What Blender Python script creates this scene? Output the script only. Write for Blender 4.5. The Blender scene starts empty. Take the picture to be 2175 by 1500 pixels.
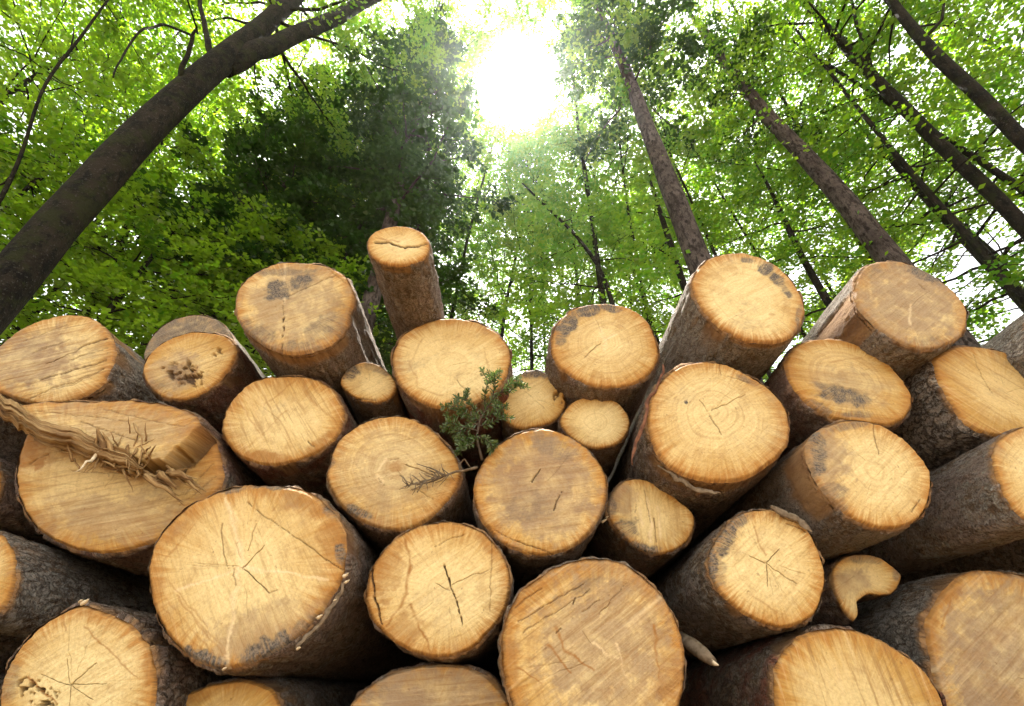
import bpy, math, random
import numpy as np
from mathutils import Vector

random.seed(11)
RNG = np.random.default_rng(11)
SC = bpy.context.scene
COL = SC.collection

# ------------------------------------------------------------------ camera geometry
PW, PH = 2175.0, 1500.0                  # the photograph
FPX = 930.0                              # focal length in its pixels
PITCH = math.atan(930 / 1180)
CP, SP = math.cos(PITCH), math.sin(PITCH)
CAM = np.array([0.0, 0.0, 0.28])


def pdir(x, y):
    """direction of a sight line, scaled so that its depth is 1"""
    a = (np.asarray(x, float) - PW / 2) / FPX
    b = (PH / 2 - np.asarray(y, float)) / FPX
    return np.stack([a, CP - b * SP, SP + b * CP], -1)


def on_wall(x, y, D):
    """point at distance D ahead (vertical plane facing the pile)"""
    d = pdir(x, y)
    return CAM + d * (D / d[..., 1:2])


# ------------------------------------------------------------------ noise
_T = np.random.default_rng(5).random(4096)


def vnoise(x, y, z=0.0):
    x, y, z = np.broadcast_arrays(np.asarray(x, float), np.asarray(y, float), np.asarray(z, float))
    xi, yi, zi = np.floor(x).astype(np.int64), np.floor(y).astype(np.int64), np.floor(z).astype(np.int64)
    fx, fy, fz = x - xi, y - yi, z - zi
    fx, fy, fz = [t * t * (3 - 2 * t) for t in (fx, fy, fz)]

    def h(i, j, k):
        return _T[(i * 374761393 + j * 668265263 + k * 1274126177 ^ (i * 31 + j * 57)) % 4096]
    r = 0
    for a in (0, 1):
        for b in (0, 1):
            for c in (0, 1):
                w = (fx if a else 1 - fx) * (fy if b else 1 - fy) * (fz if c else 1 - fz)
                r = r + w * h(xi + a, yi + b, zi + c)
    return r


def fbm(x, y, z=0.0, o=4):
    r, amp, tot = 0, 1.0, 0
    for i in range(o):
        r = r + amp * vnoise(np.asarray(x) * 2 ** i + 17 * i, np.asarray(y) * 2 ** i + 5 * i, np.asarray(z) * 2 ** i)
        tot += amp
        amp *= .5
    return r / tot


def sstep(a, b, x):
    t = np.clip((x - a) / (b - a), 0, 1)
    return t * t * (3 - 2 * t)


# ------------------------------------------------------------------ object helpers
def link_mesh(name, V, F, mat, parent=None, smooth=True, attrs=None, loc=None):
    """V (n,3); F list of arrays of faces (m,k)"""
    V = np.asarray(V, np.float32)
    if loc is not None:
        V = V - np.asarray(loc, np.float32)
    me = bpy.data.meshes.new(name)
    me.vertices.add(len(V))
    me.vertices.foreach_set('co', V.ravel())
    F = [np.asarray(f, np.int32) for f in F if len(f)]
    tot = np.concatenate([np.full(len(f), f.shape[1], np.int32) for f in F])
    idx = np.concatenate([f.ravel() for f in F])
    start = np.concatenate([[0], np.cumsum(tot)[:-1]]).astype(np.int32)
    me.loops.add(len(idx))
    me.loops.foreach_set('vertex_index', idx)
    me.polygons.add(len(tot))
    me.polygons.foreach_set('loop_start', start)
    me.polygons.foreach_set('loop_total', tot)
    me.polygons.foreach_set('use_smooth', np.full(len(tot), smooth))
    me.update(calc_edges=True)
    for k, v in (attrs or {}).items():
        v = np.asarray(v, np.float32)
        if v.ndim == 1:
            at = me.attributes.new(k, 'FLOAT', 'POINT')
            at.data.foreach_set('value', v)
        else:
            at = me.attributes.new(k, 'FLOAT_VECTOR', 'POINT')
            at.data.foreach_set('vector', v.ravel())
    me.materials.append(mat)
    o = bpy.data.objects.new(name, me)
    COL.objects.link(o)
    if loc is not None and parent is None:
        o.location = loc
    if parent is not None:
        o.parent = parent
    return o


def thing(name, label, cat, loc, group=None):
    o = bpy.data.objects.new(name, None)
    o.empty_display_size = .1
    COL.objects.link(o)
    o.location = loc
    tag(o, label, cat, group)
    return o


def tag(o, label, cat, group=None):
    o['label'] = label
    o['category'] = cat
    if group:
        o['group'] = group
    return o


# ------------------------------------------------------------------ material helpers
class Nodes:
    def __init__(self, name):
        self.m = bpy.data.materials.new(name)
        self.m.use_nodes = True
        self.t = self.m.node_tree
        self.t.nodes.clear()
        self.out = self.t.nodes.new('ShaderNodeOutputMaterial')

    def put(self, sock, v):
        if isinstance(v, bpy.types.NodeSocket):
            self.t.links.new(v, sock)
        elif v is not None:
            if isinstance(v, (tuple, list)) and len(v) == 3 and sock.type == 'RGBA':
                v = (*v, 1)
            sock.default_value = v

    def node(self, typ, ins=None, **props):
        n = self.t.nodes.new(typ)
        for k, v in props.items():
            setattr(n, k, v)
        for k, v in (ins or {}).items():
            self.put(n.inputs[k], v)
        return n

    def attr(self, name, typ='GEOMETRY', out='Fac'):
        n = self.node('ShaderNodeAttribute', attribute_name=name, attribute_type=typ)
        return n.outputs[out]

    def math(self, op, a, b=0.0, c=0.0, clamp=False):
        n = self.node('ShaderNodeMath', operation=op, use_clamp=clamp)
        self.put(n.inputs[0], a)
        self.put(n.inputs[1], b)
        if op in ('MULTIPLY_ADD',):
            self.put(n.inputs[2], c)
        return n.outputs[0]

    def ramp(self, v, a, b, lo=0.0, hi=1.0, smooth=True):
        n = self.node('ShaderNodeMapRange', interpolation_type='SMOOTHSTEP' if smooth else 'LINEAR')
        for i, x in enumerate((v, a, b, lo, hi)):
            self.put(n.inputs[i], x)
        return n.outputs[0]

    def noise(self, vec, scale=5.0, detail=3.0, rough=.55, dist=0.0, dim='3D'):
        n = self.node('ShaderNodeTexNoise', noise_dimensions=dim)
        self.put(n.inputs['Vector'], vec)
        for k, v in (('Scale', scale), ('Detail', detail), ('Roughness', rough), ('Distortion', dist)):
            self.put(n.inputs[k], v)
        return n.outputs['Fac']

    def voro(self, vec, scale=5.0, feature='F1', out='Distance', rand=1.0):
        n = self.node('ShaderNodeTexVoronoi', feature=feature)
        self.put(n.inputs['Vector'], vec)
        self.put(n.inputs['Scale'], scale)
        self.put(n.inputs['Randomness'], rand)
        return n.outputs[out]

    def mul3(self, vec, s):
        n = self.node('ShaderNodeVectorMath', operation='MULTIPLY')
        self.put(n.inputs[0], vec)
        n.inputs[1].default_value = s
        return n.outputs[0]

    def add3(self, vec, v):
        n = self.node('ShaderNodeVectorMath', operation='ADD')
        self.put(n.inputs[0], vec)
        self.put(n.inputs[1], v)
        return n.outputs[0]

    def mix(self, f, a, b, blend='MIX'):
        n = self.node('ShaderNodeMix', data_type='RGBA', blend_type=blend, clamp_factor=True)
        self.put(n.inputs[0], f)
        self.put(n.inputs[6], a)
        self.put(n.inputs[7], b)
        return n.outputs[2]

    def sep(self, v):
        n = self.node('ShaderNodeSeparateXYZ')
        self.put(n.inputs[0], v)
        return n.outputs

    def comb(self, x, y, z):
        n = self.node('ShaderNodeCombineXYZ')
        for i, v in enumerate((x, y, z)):
            self.put(n.inputs[i], v)
        return n.outputs[0]

    def bump(self, h, strength=.4, dist=.01, normal=None):
        n = self.node('ShaderNodeBump')
        self.put(n.inputs['Height'], h)
        n.inputs['Strength'].default_value = strength
        n.inputs['Distance'].default_value = dist
        if normal is not None:
            self.put(n.inputs['Normal'], normal)
        return n.outputs[0]

    def done(self, shader):
        self.t.links.new(shader, self.out.inputs['Surface'])
        return self.m

    def principled(self, col, rough=.8, normal=None, spec=.3):
        n = self.node('ShaderNodeBsdfPrincipled')
        self.put(n.inputs['Base Color'], col)
        self.put(n.inputs['Roughness'], rough)
        self.put(n.inputs['Specular IOR Level'], spec)
        if normal is not None:
            self.put(n.inputs['Normal'], normal)
        return n.outputs[0]


def mat_cut_wood():
    """end grain: growth rings, saw marks, sapwood rim, stains, drying cracks, some painted shade (masks are attributes of the mesh)"""
    N = Nodes('cut_wood')
    pc = N.attr('pc', out='Vector')            # metres, u along the saw marks, z a per-log offset
    rad = N.attr('rad', out='Vector')          # cos, sin, radius 0..1
    oc = N.sep(N.node('ShaderNodeObjectInfo').outputs['Color'])   # per-log: warmth, saw marks, rings
    ornd = N.node('ShaderNodeObjectInfo').outputs['Random']
    rn = N.sep(rad)[2]
    big = N.noise(pc, 5.0, 3, .6)
    mid = N.noise(pc, 22.0, 4, .6)
    fine = N.noise(pc, 160.0, 3, .7)
    off = N.sep(pc)[2]
    cs = N.sep(rad)
    fib = N.noise(N.comb(N.math('MULTIPLY', cs[0], 16.0), N.math('MULTIPLY', cs[1], 16.0),
                         N.math('MULTIPLY_ADD', rn, 2.2, off)), 1.0, 4, .65)
    fib2 = N.noise(N.comb(N.math('MULTIPLY', cs[0], 45.0), N.math('MULTIPLY', cs[1], 45.0),
                          N.math('MULTIPLY_ADD', rn, 3.5, off)), 1.0, 3, .6)
    sawn = N.noise(N.mul3(pc, (5.0, 95.0, 1.0)), 1.0, 4, .62)
    sawb = N.noise(N.mul3(pc, (2.2, 24.0, 1.0)), 1.0, 3, .6)
    # rings
    wob = N.math('ADD', N.math('MULTIPLY', big, 5.0), N.math('MULTIPLY', mid, 1.6))
    ring = N.math('SINE', N.math('ADD', N.math('MULTIPLY', rn, 104.0), N.math('MULTIPLY', wob, 3.4)))
    ringb = N.noise(N.comb(N.math('MULTIPLY_ADD', rn, 15.0, N.math('MULTIPLY', mid, 1.2)), off, 0.0), 1.0, 3, .7)
    # base colours
    warm = N.ramp(N.math('ADD', N.math('MULTIPLY', big, .5), N.math('ADD', N.math('MULTIPLY', fib, .3), N.math('MULTIPLY', rn, .42))), .50, .92)
    warm = N.math('ADD', warm, N.math('SUBTRACT', oc[0], .5), clamp=True)
    col = N.mix(warm, (.77, .605, .295), (.51, .30, .075))
    col = N.mix(N.math('MULTIPLY', N.ramp(ringb, .42, .72), N.math('MULTIPLY', oc[2], .75)), col, (.36, .18, .055))
    # sapwood rim
    rim = N.ramp(N.math('ADD', rn, N.math('MULTIPLY', N.math('SUBTRACT', fib, .5), .6)), .74, 1.02)
    col = N.mix(N.math('MULTIPLY', rim, .85), col, (.40, .165, .025))
    edge = N.ramp(N.math('ADD', rn, N.math('MULTIPLY', N.math('SUBTRACT', fib2, .5), .13)), .94, 1.0)
    col = N.mix(N.math('MULTIPLY', edge, N.ramp(fib, .36, .6, .25, .9)), col, (.15, .062, .02))
    # tan greyed wood
    col = N.mix(N.math('MULTIPLY', N.attr('tan'), N.ramp(N.math('ADD', mid, big), .75, 1.15, .45, 1.0)), col, (.325, .225, .13))
    # rings + saw marks
    rl = N.math('MULTIPLY', N.math('MULTIPLY', N.ramp(ring, -.2, 1.0), N.ramp(mid, .38, .62)), N.math('MULTIPLY', oc[2], .30))
    col = N.mix(rl, col, (.30, .155, .05))
    sl = N.math('MULTIPLY', N.ramp(sawn, .50, .66), N.math('MULTIPLY', oc[1], .6))
    col = N.mix(sl, col, (.25, .12, .035))
    sl2 = N.math('MULTIPLY', N.ramp(sawb, .5, .78), N.math('MULTIPLY', oc[1], .42))
    col = N.mix(sl2, col, (.40, .185, .045))
    sawpale = N.math('MULTIPLY', N.ramp(sawn, .48, .28), N.math('MULTIPLY', oc[1], .5))  # paler streaks between the dark saw marks
    col = N.mix(sawpale, col, (.76, .56, .30))
    col = N.mix(N.math('MULTIPLY', N.ramp(fib2, .52, .75), .28), col, (.33, .165, .05))
    col = N.mix(N.math('MULTIPLY', N.attr('pale'), N.ramp(mid, .3, .6, .25, .8)), col, (.82, .64, .38))
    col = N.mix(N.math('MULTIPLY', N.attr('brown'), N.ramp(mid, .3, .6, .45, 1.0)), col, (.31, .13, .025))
    # grey stains and painted shade, speckled
    st = N.math('MULTIPLY', N.attr('stain'), N.ramp(N.math('ADD', N.math('MULTIPLY', mid, .55), N.math('MULTIPLY', fib2, .45)), .34, .60, .3, 1.0))
    blot = N.ramp(N.noise(pc, 12.0, 5, .7), .52, .66)
    col = N.mix(N.math('MULTIPLY', blot, .34), col, (.34, .185, .06))
    dirt = N.ramp(N.noise(N.add3(pc, (9.0, 4.0, 0.0)), 4.5, 5, .75), .53, .70)
    col = N.mix(N.math('MULTIPLY', dirt, N.math('MULTIPLY', ornd, .55)), col, (.27, .19, .11))
    col = N.mix(N.math('MULTIPLY', st, 1.3, clamp=True), col, N.mix(N.ramp(fine, .4, .62), (.065, .056, .048), (.19, .16, .125)))
    spot = N.ramp(N.noise(pc, 75.0, 2, .5), .70, .76)
    col = N.mix(N.math('MULTIPLY', spot, .45), col, (.16, .075, .025))
    col = N.mix(N.math('MULTIPLY', N.ramp(fine, .35, .7), .22), col, (.24, .13, .05))
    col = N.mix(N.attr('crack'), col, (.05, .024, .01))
    hgt = N.math('ADD', N.math('MULTIPLY', sawn, .6), N.math('ADD', N.math('MULTIPLY', fine, .35), N.math('MULTIPLY', sawb, .8)))
    nrm = N.bump(hgt, .9, .006)
    return N.done(N.principled(col, .72, nrm, .25))


def mat_bark():
    """log bark: furrowed plates, lichen, red inner bark and bare wood where the 'bare' mask of the mesh says so"""
    N = Nodes('bark')
    bc = N.attr('bc', out='Vector')            # metres: around, along, offset
    oc = N.sep(N.node('ShaderNodeObjectInfo').outputs['Color'])   # grey, red, roughness
    wn = N.node('ShaderNodeTexNoise', {'Vector': bc, 'Scale': 26.0, 'Detail': 4.0, 'Roughness': .65}).outputs['Color']
    w = N.add3(bc, N.node('ShaderNodeVectorMath', {0: wn, 1: (.055, .075, .055)}, operation='MULTIPLY').outputs[0])
    plates = N.voro(N.mul3(w, (48.0, 20.0, 48.0)), 1.0, 'DISTANCE_TO_EDGE')
    cell = N.voro(N.mul3(w, (48.0, 20.0, 48.0)), 1.0, 'F1', 'Color')
    n1 = N.noise(bc, 9.0, 4, .6)
    n2 = N.noise(N.mul3(w, (75.0, 30.0, 75.0)), 1.0, 5, .7)
    n3 = N.noise(bc, 210.0, 3, .65)
    groove = N.ramp(N.math('ADD', plates, N.math('MULTIPLY', n2, .22)), .04, .30)
    col = N.mix(N.ramp(n1, .35, .65), (.25, .165, .10), (.37, .275, .19))
    col = N.mix(N.math('MULTIPLY', N.ramp(n2, .50, .60), .75), col, (.46, .385, .30))
    col = N.mix(N.math('MULTIPLY', N.sep(cell)[0], .35), col, (.11, .055, .035))
    col = N.mix(N.math('MULTIPLY', N.math('MULTIPLY_ADD', oc[0], .8, .2), N.ramp(N.math('ADD', n1, n2), .78, 1.12)), col, (.42, .40, .35))
    col = N.mix(N.math('MULTIPLY', oc[1], N.ramp(n1, .38, .6)), col, (.23, .075, .042))
    lich = N.ramp(N.noise(bc, 34.0, 4, .7), .60, .68)
    col = N.mix(N.math('MULTIPLY', lich, N.math('MULTIPLY', oc[0], .8)), col, (.36, .37, .31))
    col = N.mix(N.math('MULTIPLY', N.math('SUBTRACT', 1.0, groove), oc[2]), col, (.04, .025, .016))
    fibr = N.noise(N.mul3(w, (120.0, 16.0, 120.0)), 1.0, 5, .7)
    col = N.mix(N.math('MULTIPLY', N.ramp(fibr, .5, .66), .6), col, (.075, .045, .028))
    col = N.mix(N.math('MULTIPLY', N.ramp(fibr, .44, .34), .4), col, (.40, .31, .22))
    col = N.mix(N.math('MULTIPLY', N.ramp(n3, .5, .66), .6), col, (.055, .036, .024))
    col = N.mix(N.math('MULTIPLY', N.ramp(n3, .42, .30), .5), col, (.50, .44, .36))
    bare = N.math('MULTIPLY', N.attr('bare'), 1.0)
    bw = N.noise(N.mul3(bc, (70.0, 7.0, 10.0)), 1.0, 4, .65)
    bcol = N.mix(N.ramp(bw, .35, .68), (.36, .20, .085), (.17, .075, .028))
    bcol = N.mix(N.math('MULTIPLY', n1, .6), bcol, (.20, .13, .075))
    col = N.mix(bare, col, bcol)
    h = N.math('ADD', N.math('MULTIPLY', N.math('MULTIPLY', groove, oc[2]), 1.0), N.math('ADD', N.math('SUBTRACT', N.math('MULTIPLY', n2, .9), N.math('MULTIPLY', fibr, .6)), N.math('MULTIPLY', n3, .25)))
    h = N.math('MULTIPLY', h, N.math('SUBTRACT', 1.0, N.math('MULTIPLY', bare, .7)))
    nrm = N.bump(h, 1.0, .022)
    return N.done(N.principled(col, .88, nrm, .18))


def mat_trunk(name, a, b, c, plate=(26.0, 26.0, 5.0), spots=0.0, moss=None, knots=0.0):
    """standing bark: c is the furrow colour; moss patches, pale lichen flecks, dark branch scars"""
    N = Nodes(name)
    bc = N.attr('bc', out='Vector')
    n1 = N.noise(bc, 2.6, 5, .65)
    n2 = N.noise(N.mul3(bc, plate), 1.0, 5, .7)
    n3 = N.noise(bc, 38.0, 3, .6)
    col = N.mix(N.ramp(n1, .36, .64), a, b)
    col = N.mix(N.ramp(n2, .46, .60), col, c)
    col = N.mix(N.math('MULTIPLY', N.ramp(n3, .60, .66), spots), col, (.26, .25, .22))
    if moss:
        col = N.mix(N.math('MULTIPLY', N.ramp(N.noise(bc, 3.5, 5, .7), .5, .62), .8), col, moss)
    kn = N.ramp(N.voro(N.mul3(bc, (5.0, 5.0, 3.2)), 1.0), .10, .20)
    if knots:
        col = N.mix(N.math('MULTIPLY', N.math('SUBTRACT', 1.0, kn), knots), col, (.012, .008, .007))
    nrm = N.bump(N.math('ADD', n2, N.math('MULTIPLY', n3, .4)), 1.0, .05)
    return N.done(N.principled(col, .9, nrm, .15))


def mat_leaf(name, d1, d2, t1, t2, tw=.55, gloss=.05):
    N = Nodes(name)
    lv = N.attr('lv')
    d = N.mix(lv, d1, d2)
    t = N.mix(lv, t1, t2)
    a = N.node('ShaderNodeBsdfDiffuse', {'Color': d})
    b = N.node('ShaderNodeBsdfTranslucent', {'Color': t})
    g = N.node('ShaderNodeBsdfGlossy', {'Color': (1, 1, 1, 1), 'Roughness': .45})
    m = N.node('ShaderNodeMixShader', {0: tw, 1: a.outputs[0], 2: b.outputs[0]})
    m2 = N.node('ShaderNodeMixShader', {0: gloss, 1: m.outputs[0], 2: g.outputs[0]})
    return N.done(m2.outputs[0])


def mat_ground():
    N = Nodes('forest_floor')
    g = N.node('ShaderNodeNewGeometry').outputs['Position']
    n1 = N.noise(g, .6, 4, .6)
    n2 = N.noise(g, 7.0, 5, .65)
    v = N.voro(g, 26.0, 'F1', 'Color')
    col = N.mix(N.ramp(n2, .35, .65), (.15, .10, .058), (.26, .18, .105))  # unseen floor, made paler to throw warm light up under the logs
    col = N.mix(N.math('MULTIPLY', N.sep(v)[0], .55), col, (.36, .24, .13))
    col = N.mix(N.math('MULTIPLY', N.ramp(n1, .56, .7), .6), col, (.09, .10, .04))
    nrm = N.bump(N.math('ADD', n2, N.sep(v)[1]), .8, .03)
    return N.done(N.principled(col, .95, nrm, .1))


def mat_plain(name, c1, c2, scale=40.0, rough=.85):
    N = Nodes(name)
    tc = N.node('ShaderNodeTexCoord').outputs['Object']
    n = N.noise(tc, scale, 4, .6)
    col = N.mix(N.ramp(n, .35, .65), c1, c2)
    return N.done(N.principled(col, rough, N.bump(n, .5, .004), .2))


M_CUT = mat_cut_wood()
M_BARK = mat_bark()
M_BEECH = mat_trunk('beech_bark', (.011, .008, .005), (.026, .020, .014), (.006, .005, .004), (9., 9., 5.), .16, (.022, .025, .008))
M_SPRUCE = mat_trunk('spruce_bark', (.058, .045, .04), (.105, .085, .075), (.026, .019, .016), (14., 14., 5.), .14, None, .9)
M_TWIG = mat_plain('twig_bark', (.05, .035, .025), (.10, .075, .055))
M_LEAF = mat_leaf('beech_leaf', (.025, .09, .008), (.065, .13, .012), (.125, .35, .006), (.37, .53, .012), .62)
M_LEAF2 = mat_leaf('young_beech_leaf', (.04, .11, .008), (.08, .14, .012), (.16, .43, .010), (.38, .57, .018), .62)
M_NEEDLE = mat_leaf('spruce_needle', (.02, .055, .012), (.045, .095, .018), (.025, .08, .008), (.07, .17, .012), .4, .02)
M_FIR = mat_leaf('fir_needle', (.045, .085, .022), (.14, .20, .06), (.06, .12, .02), (.10, .18, .03), .3, .05)


def mat_torn():
    N = Nodes('torn_wood')
    bc = N.attr('bc', out='Vector')
    g = N.noise(N.mul3(bc, (170.0, 170.0, 14.0)), 1.0, 5, .7)
    b = N.noise(N.mul3(bc, (40.0, 40.0, 9.0)), 1.0, 3, .6)
    col = N.mix(N.ramp(g, .36, .62), (.44, .285, .125), (.24, .13, .05))
    col = N.mix(N.math('MULTIPLY', N.ramp(b, .5, .66), .8), col, (.15, .075, .03))
    return N.done(N.principled(col, .85, N.bump(g, 1.0, .008), .15))


M_SPLINT = mat_torn()
M_PALE = mat_plain('fresh_splinter', (.72, .60, .42), (.55, .42, .26), 60.0)
M_STICK = mat_plain('dry_stick', (.22, .165, .11), (.11, .075, .045), 50.0)
M_REDBARK = mat_plain('red_bark', (.20, .085, .045), (.10, .045, .028), 60.0)
M_GROUND = mat_ground()

# ------------------------------------------------------------------ logs
def smooth_loop(P, n):
    """closed Catmull-Rom through P, resampled to n points evenly"""
    P = np.array(P, float)
    m = len(P)
    t = np.linspace(0, m, m * 24, endpoint=False)
    i = t.astype(int)
    f = (t - i)[:, None]
    a, b, c, d = P[(i - 1) % m], P[i % m], P[(i + 1) % m], P[(i + 2) % m]
    Q = .5 * (2 * b + (c - a) * f + (2 * a - 5 * b + 4 * c - d) * f * f + (3 * b - a - 3 * c + d) * f ** 3)
    L = np.concatenate([[0], np.cumsum(np.linalg.norm(np.roll(Q, -1, 0) - Q, axis=1))])
    s = np.linspace(0, L[-1], n, endpoint=False)
    Qc = np.vstack([Q, Q[:1]])
    return np.stack([np.interp(s, L, Qc[:, 0]), np.interp(s, L, Qc[:, 1])], 1)


def seg_mask(P, segs, seed, wob=9.0, minw=1.2, soft=False):
    """dark hair lines along segments (x1, y1, x2, y2, width) in photo pixels of the face"""
    out = np.zeros(len(P))
    wx = P + wob * (np.stack([fbm(P[:, 0] * .045, P[:, 1] * .045, seed), fbm(P[:, 0] * .045 + 50, P[:, 1] * .045, seed)], 1) - .5)
    for (x1, y1, x2, y2, w) in segs:
        a, d = np.array([x1, y1]), np.array([x2 - x1, y2 - y1])
        t = np.clip(((wx - a) @ d) / (d @ d), 0, 1)
        dist = np.linalg.norm(wx - a - t[:, None] * d, axis=1)
        ww = np.maximum(w * .52 * (1 - .55 * t), minw)
        out = np.maximum(out, (1 - sstep(ww * (.35 if not soft else 0.), ww * (1.05 if not soft else 1.7), dist)) * min(1, .20 + w * .13))
    return out


def blob_mask(P, blobs, seed):
    """stains and painted shade (x, y, rx, ry, degrees, strength) with ragged edges"""
    out = np.zeros(len(P))
    for (x, y, rx, ry, ang, st) in blobs:
        c, s = math.cos(math.radians(ang)), math.sin(math.radians(ang))
        d = P - (x, y)
        u, v = (d[:, 0] * c + d[:, 1] * s) / rx, (-d[:, 0] * s + d[:, 1] * c) / ry
        r = np.hypot(u, v) + (fbm(P[:, 0] * .05, P[:, 1] * .05, seed) - .5) * 1.1 + (fbm(P[:, 0] * .2, P[:, 1] * .2, seed) - .5) * .5
        out = np.maximum(out, st * (1 - sstep(.55, 1.1, r)))
    return out


def star(cx, cy, spokes, w=2.2):
    return [(cx, cy, cx + dx, cy + dy, w) for dx, dy in spokes]


def make_log(k, spec):
    P0 = np.array(spec['p'], float)
    D = spec['d']
    pith = np.array(spec.get('pith', P0.mean(0)), float)
    rpx = math.sqrt(0.5 * abs(np.dot(P0[:, 0], np.roll(P0[:, 1], -1)) - np.dot(P0[:, 1], np.roll(P0[:, 0], -1))) / math.pi)
    nr, ns = int(np.clip(rpx / 2.0, 16, 110)), int(np.clip(rpx * 2.6, 96, 460))
    O = smooth_loop(P0, ns)
    if O[:, 1].mean() > 0 and np.cross(O[1] - O[0], O[2] - O[1]) < 0:
        pass
    area = np.dot(O[:, 0], np.roll(O[:, 1], -1)) - np.dot(O[:, 1], np.roll(O[:, 0], -1))
    if area < 0:
        O = O[::-1].copy()
    th = np.arctan2(O[:, 1] - pith[1], O[:, 0] - pith[0])
    cs, sn = np.cos(th), np.sin(th)
    rag = 1 + (fbm(cs * 3 + k * 9, sn * 3, 1.5) - .5) * .035 + (fbm(cs * 14 + k * 9, sn * 14, 4) - .5) * .028
    O = pith + (O - pith) * rag[:, None]
    # face grid
    r = np.linspace(0, 1, nr + 1)[1:] ** .92
    G = pith + r[:, None, None] * (O - pith)[None]
    P = np.vstack([pith[None], G.reshape(-1, 2)])
    W = on_wall(P[:, 0], P[:, 1], D)
    rn = np.concatenate([[0], np.repeat(r, ns)])
    cc, ss = np.concatenate([[1], np.tile(cs, nr)]), np.concatenate([[0], np.tile(sn, nr)])
    crack = seg_mask(P, spec.get('crack', []), k)
    pale = seg_mask(P, spec.get('pale', []), k + 50, 16, 3.0, True) * .9
    brown = np.maximum(seg_mask(P, spec.get('brown', []), k + 80, 12, 2.0, True), blob_mask(P, spec.get('brownb', []), k + 9))
    stain = blob_mask(P, spec.get('stain', []), k)
    tan = blob_mask(P, spec.get('tan', []), k + 3)
    # radial drying checks, a few of its own for every log
    rs = np.random.default_rng(100 + k)
    chk = []
    for a in rs.uniform(0, 2 * math.pi, spec.get('checks', 4)):
        r0, r1 = rs.uniform(.02, .35), rs.uniform(.3, .8)
        chk.append((pith[0] + rpx * r0 * math.cos(a), pith[1] + rpx * r0 * .85 * math.sin(a),
                    pith[0] + rpx * r1 * math.cos(a), pith[1] + rpx * r1 * .85 * math.sin(a), rs.uniform(.6, 1.2)))
    if chk:
        crack = np.maximum(crack, seg_mask(P, chk, k + 20, 9, 1.3) * .55)
    pit = np.zeros(len(P))
    if 'pit' in spec:
        pit = blob_mask(P, spec['pit'], k + 31) * sstep(.50, .60, fbm(P[:, 0] * .11, P[:, 1] * .11, k, 3))
        crack = np.maximum(crack, pit * .8)
    C = W[0]
    R = math.sqrt(((W[-ns:, 0] - C[0]) ** 2 + (W[-ns:, 2] - C[2]) ** 2).mean())
    sa = math.radians(spec.get('saw', 35))
    u = (W[:, 0] - C[0]) * math.cos(sa) + (W[:, 2] - C[2]) * math.sin(sa)
    v = -(W[:, 0] - C[0]) * math.sin(sa) + (W[:, 2] - C[2]) * math.cos(sa)
    pc = np.stack([u, v, np.full(len(u), k * 3.7)], 1)
    rad = np.stack([cc, ss, rn], 1)
    bumpy = (fbm(u * 9, v * 30, k) - .5) * .006 + (fbm(u * 40, v * 90, k) - .5) * .0022 * spec.get('rough', 1)
    step = np.zeros(len(u))
    for (x1, y1, x2, y2, hgt) in spec.get('step', []):       # a felling step: one side of a line stands proud
        nx, ny = -(y2 - y1), x2 - x1
        q = ((P[:, 0] - x1) * nx + (P[:, 1] - y1) * ny) / math.hypot(nx, ny)
        q = q + (fbm(P[:, 0] * .03, P[:, 1] * .03, k) - .5) * 16
        step += hgt * sstep(-5, 5, q)
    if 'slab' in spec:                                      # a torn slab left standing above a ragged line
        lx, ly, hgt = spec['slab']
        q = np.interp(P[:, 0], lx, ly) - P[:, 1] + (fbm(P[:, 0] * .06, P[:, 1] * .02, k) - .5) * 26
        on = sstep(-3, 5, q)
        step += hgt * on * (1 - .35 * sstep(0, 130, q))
        brown = np.maximum(brown, .8 * (1 - sstep(0, 26, np.abs(q + 14))))  # shade below the slab's lower edge, put into the brown tone
        crack = np.maximum(crack, .75 * (1 - sstep(2, 9, np.abs(q + 4))))  # dark of the crevice under the slab, painted with the crack colour
    Y = W[:, 1] + bumpy - step + crack * .007 + pit * .012 + stain * .001
    Y = Y + .010 * sstep(.93, 1.0, rn) ** 2                   # worn edge
    V = np.stack([W[:, 0], Y, W[:, 2]], 1)
    ring = lambda i: 1 + i * ns + np.arange(ns)
    tri = np.stack([np.zeros(ns, int), ring(0), np.roll(ring(0), -1)], 1)
    q = [np.stack([ring(i), ring(i + 1), np.roll(ring(i + 1), -1), np.roll(ring(i), -1)], 1) for i in range(nr - 1)]
    root = thing('log', spec['label'], 'log', (C[0], D, W[-ns:, 2].min()), spec.get('grp', 'logs stacked in the pile'))
    loc = tuple(root.location)
    f = link_mesh('cut_end', V, [tri, np.vstack(q)], M_CUT, root, True,
                  dict(pc=pc, rad=rad, crack=crack, pale=pale, stain=stain, tan=tan, brown=brown), loc)
    f.color = (*spec.get('c', (.5, .5, .5)), 1)
    # bark
    L = spec.get('len', 2.5)
    E = V[-ns:, :]
    estep = step[-ns:]
    nb = min(ns, 220)
    E = np.stack([np.interp(np.linspace(0, ns, nb, endpoint=False), np.arange(ns + 1), np.append(E[:, i], E[0, i])) for i in range(3)], 1)
    estep = np.interp(np.linspace(0, ns, nb, endpoint=False), np.arange(ns + 1), np.append(estep, estep[0]))
    ex, ez = E[:, 0] - C[0], E[:, 2] - C[2]
    cen = np.array([ex.mean(), ez.mean()])
    qx, qz = ex - cen[0], ez - cen[1]
    er = np.hypot(qx, qz)
    bt = spec.get('bt', .0075) * (R / .2) ** .5
    ang = np.arctan2(qz, qx)
    ca, sa_ = qx / er, qz / er
    yy = np.concatenate([[.006, .010], np.geomspace(.02, L, 64)])
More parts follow.
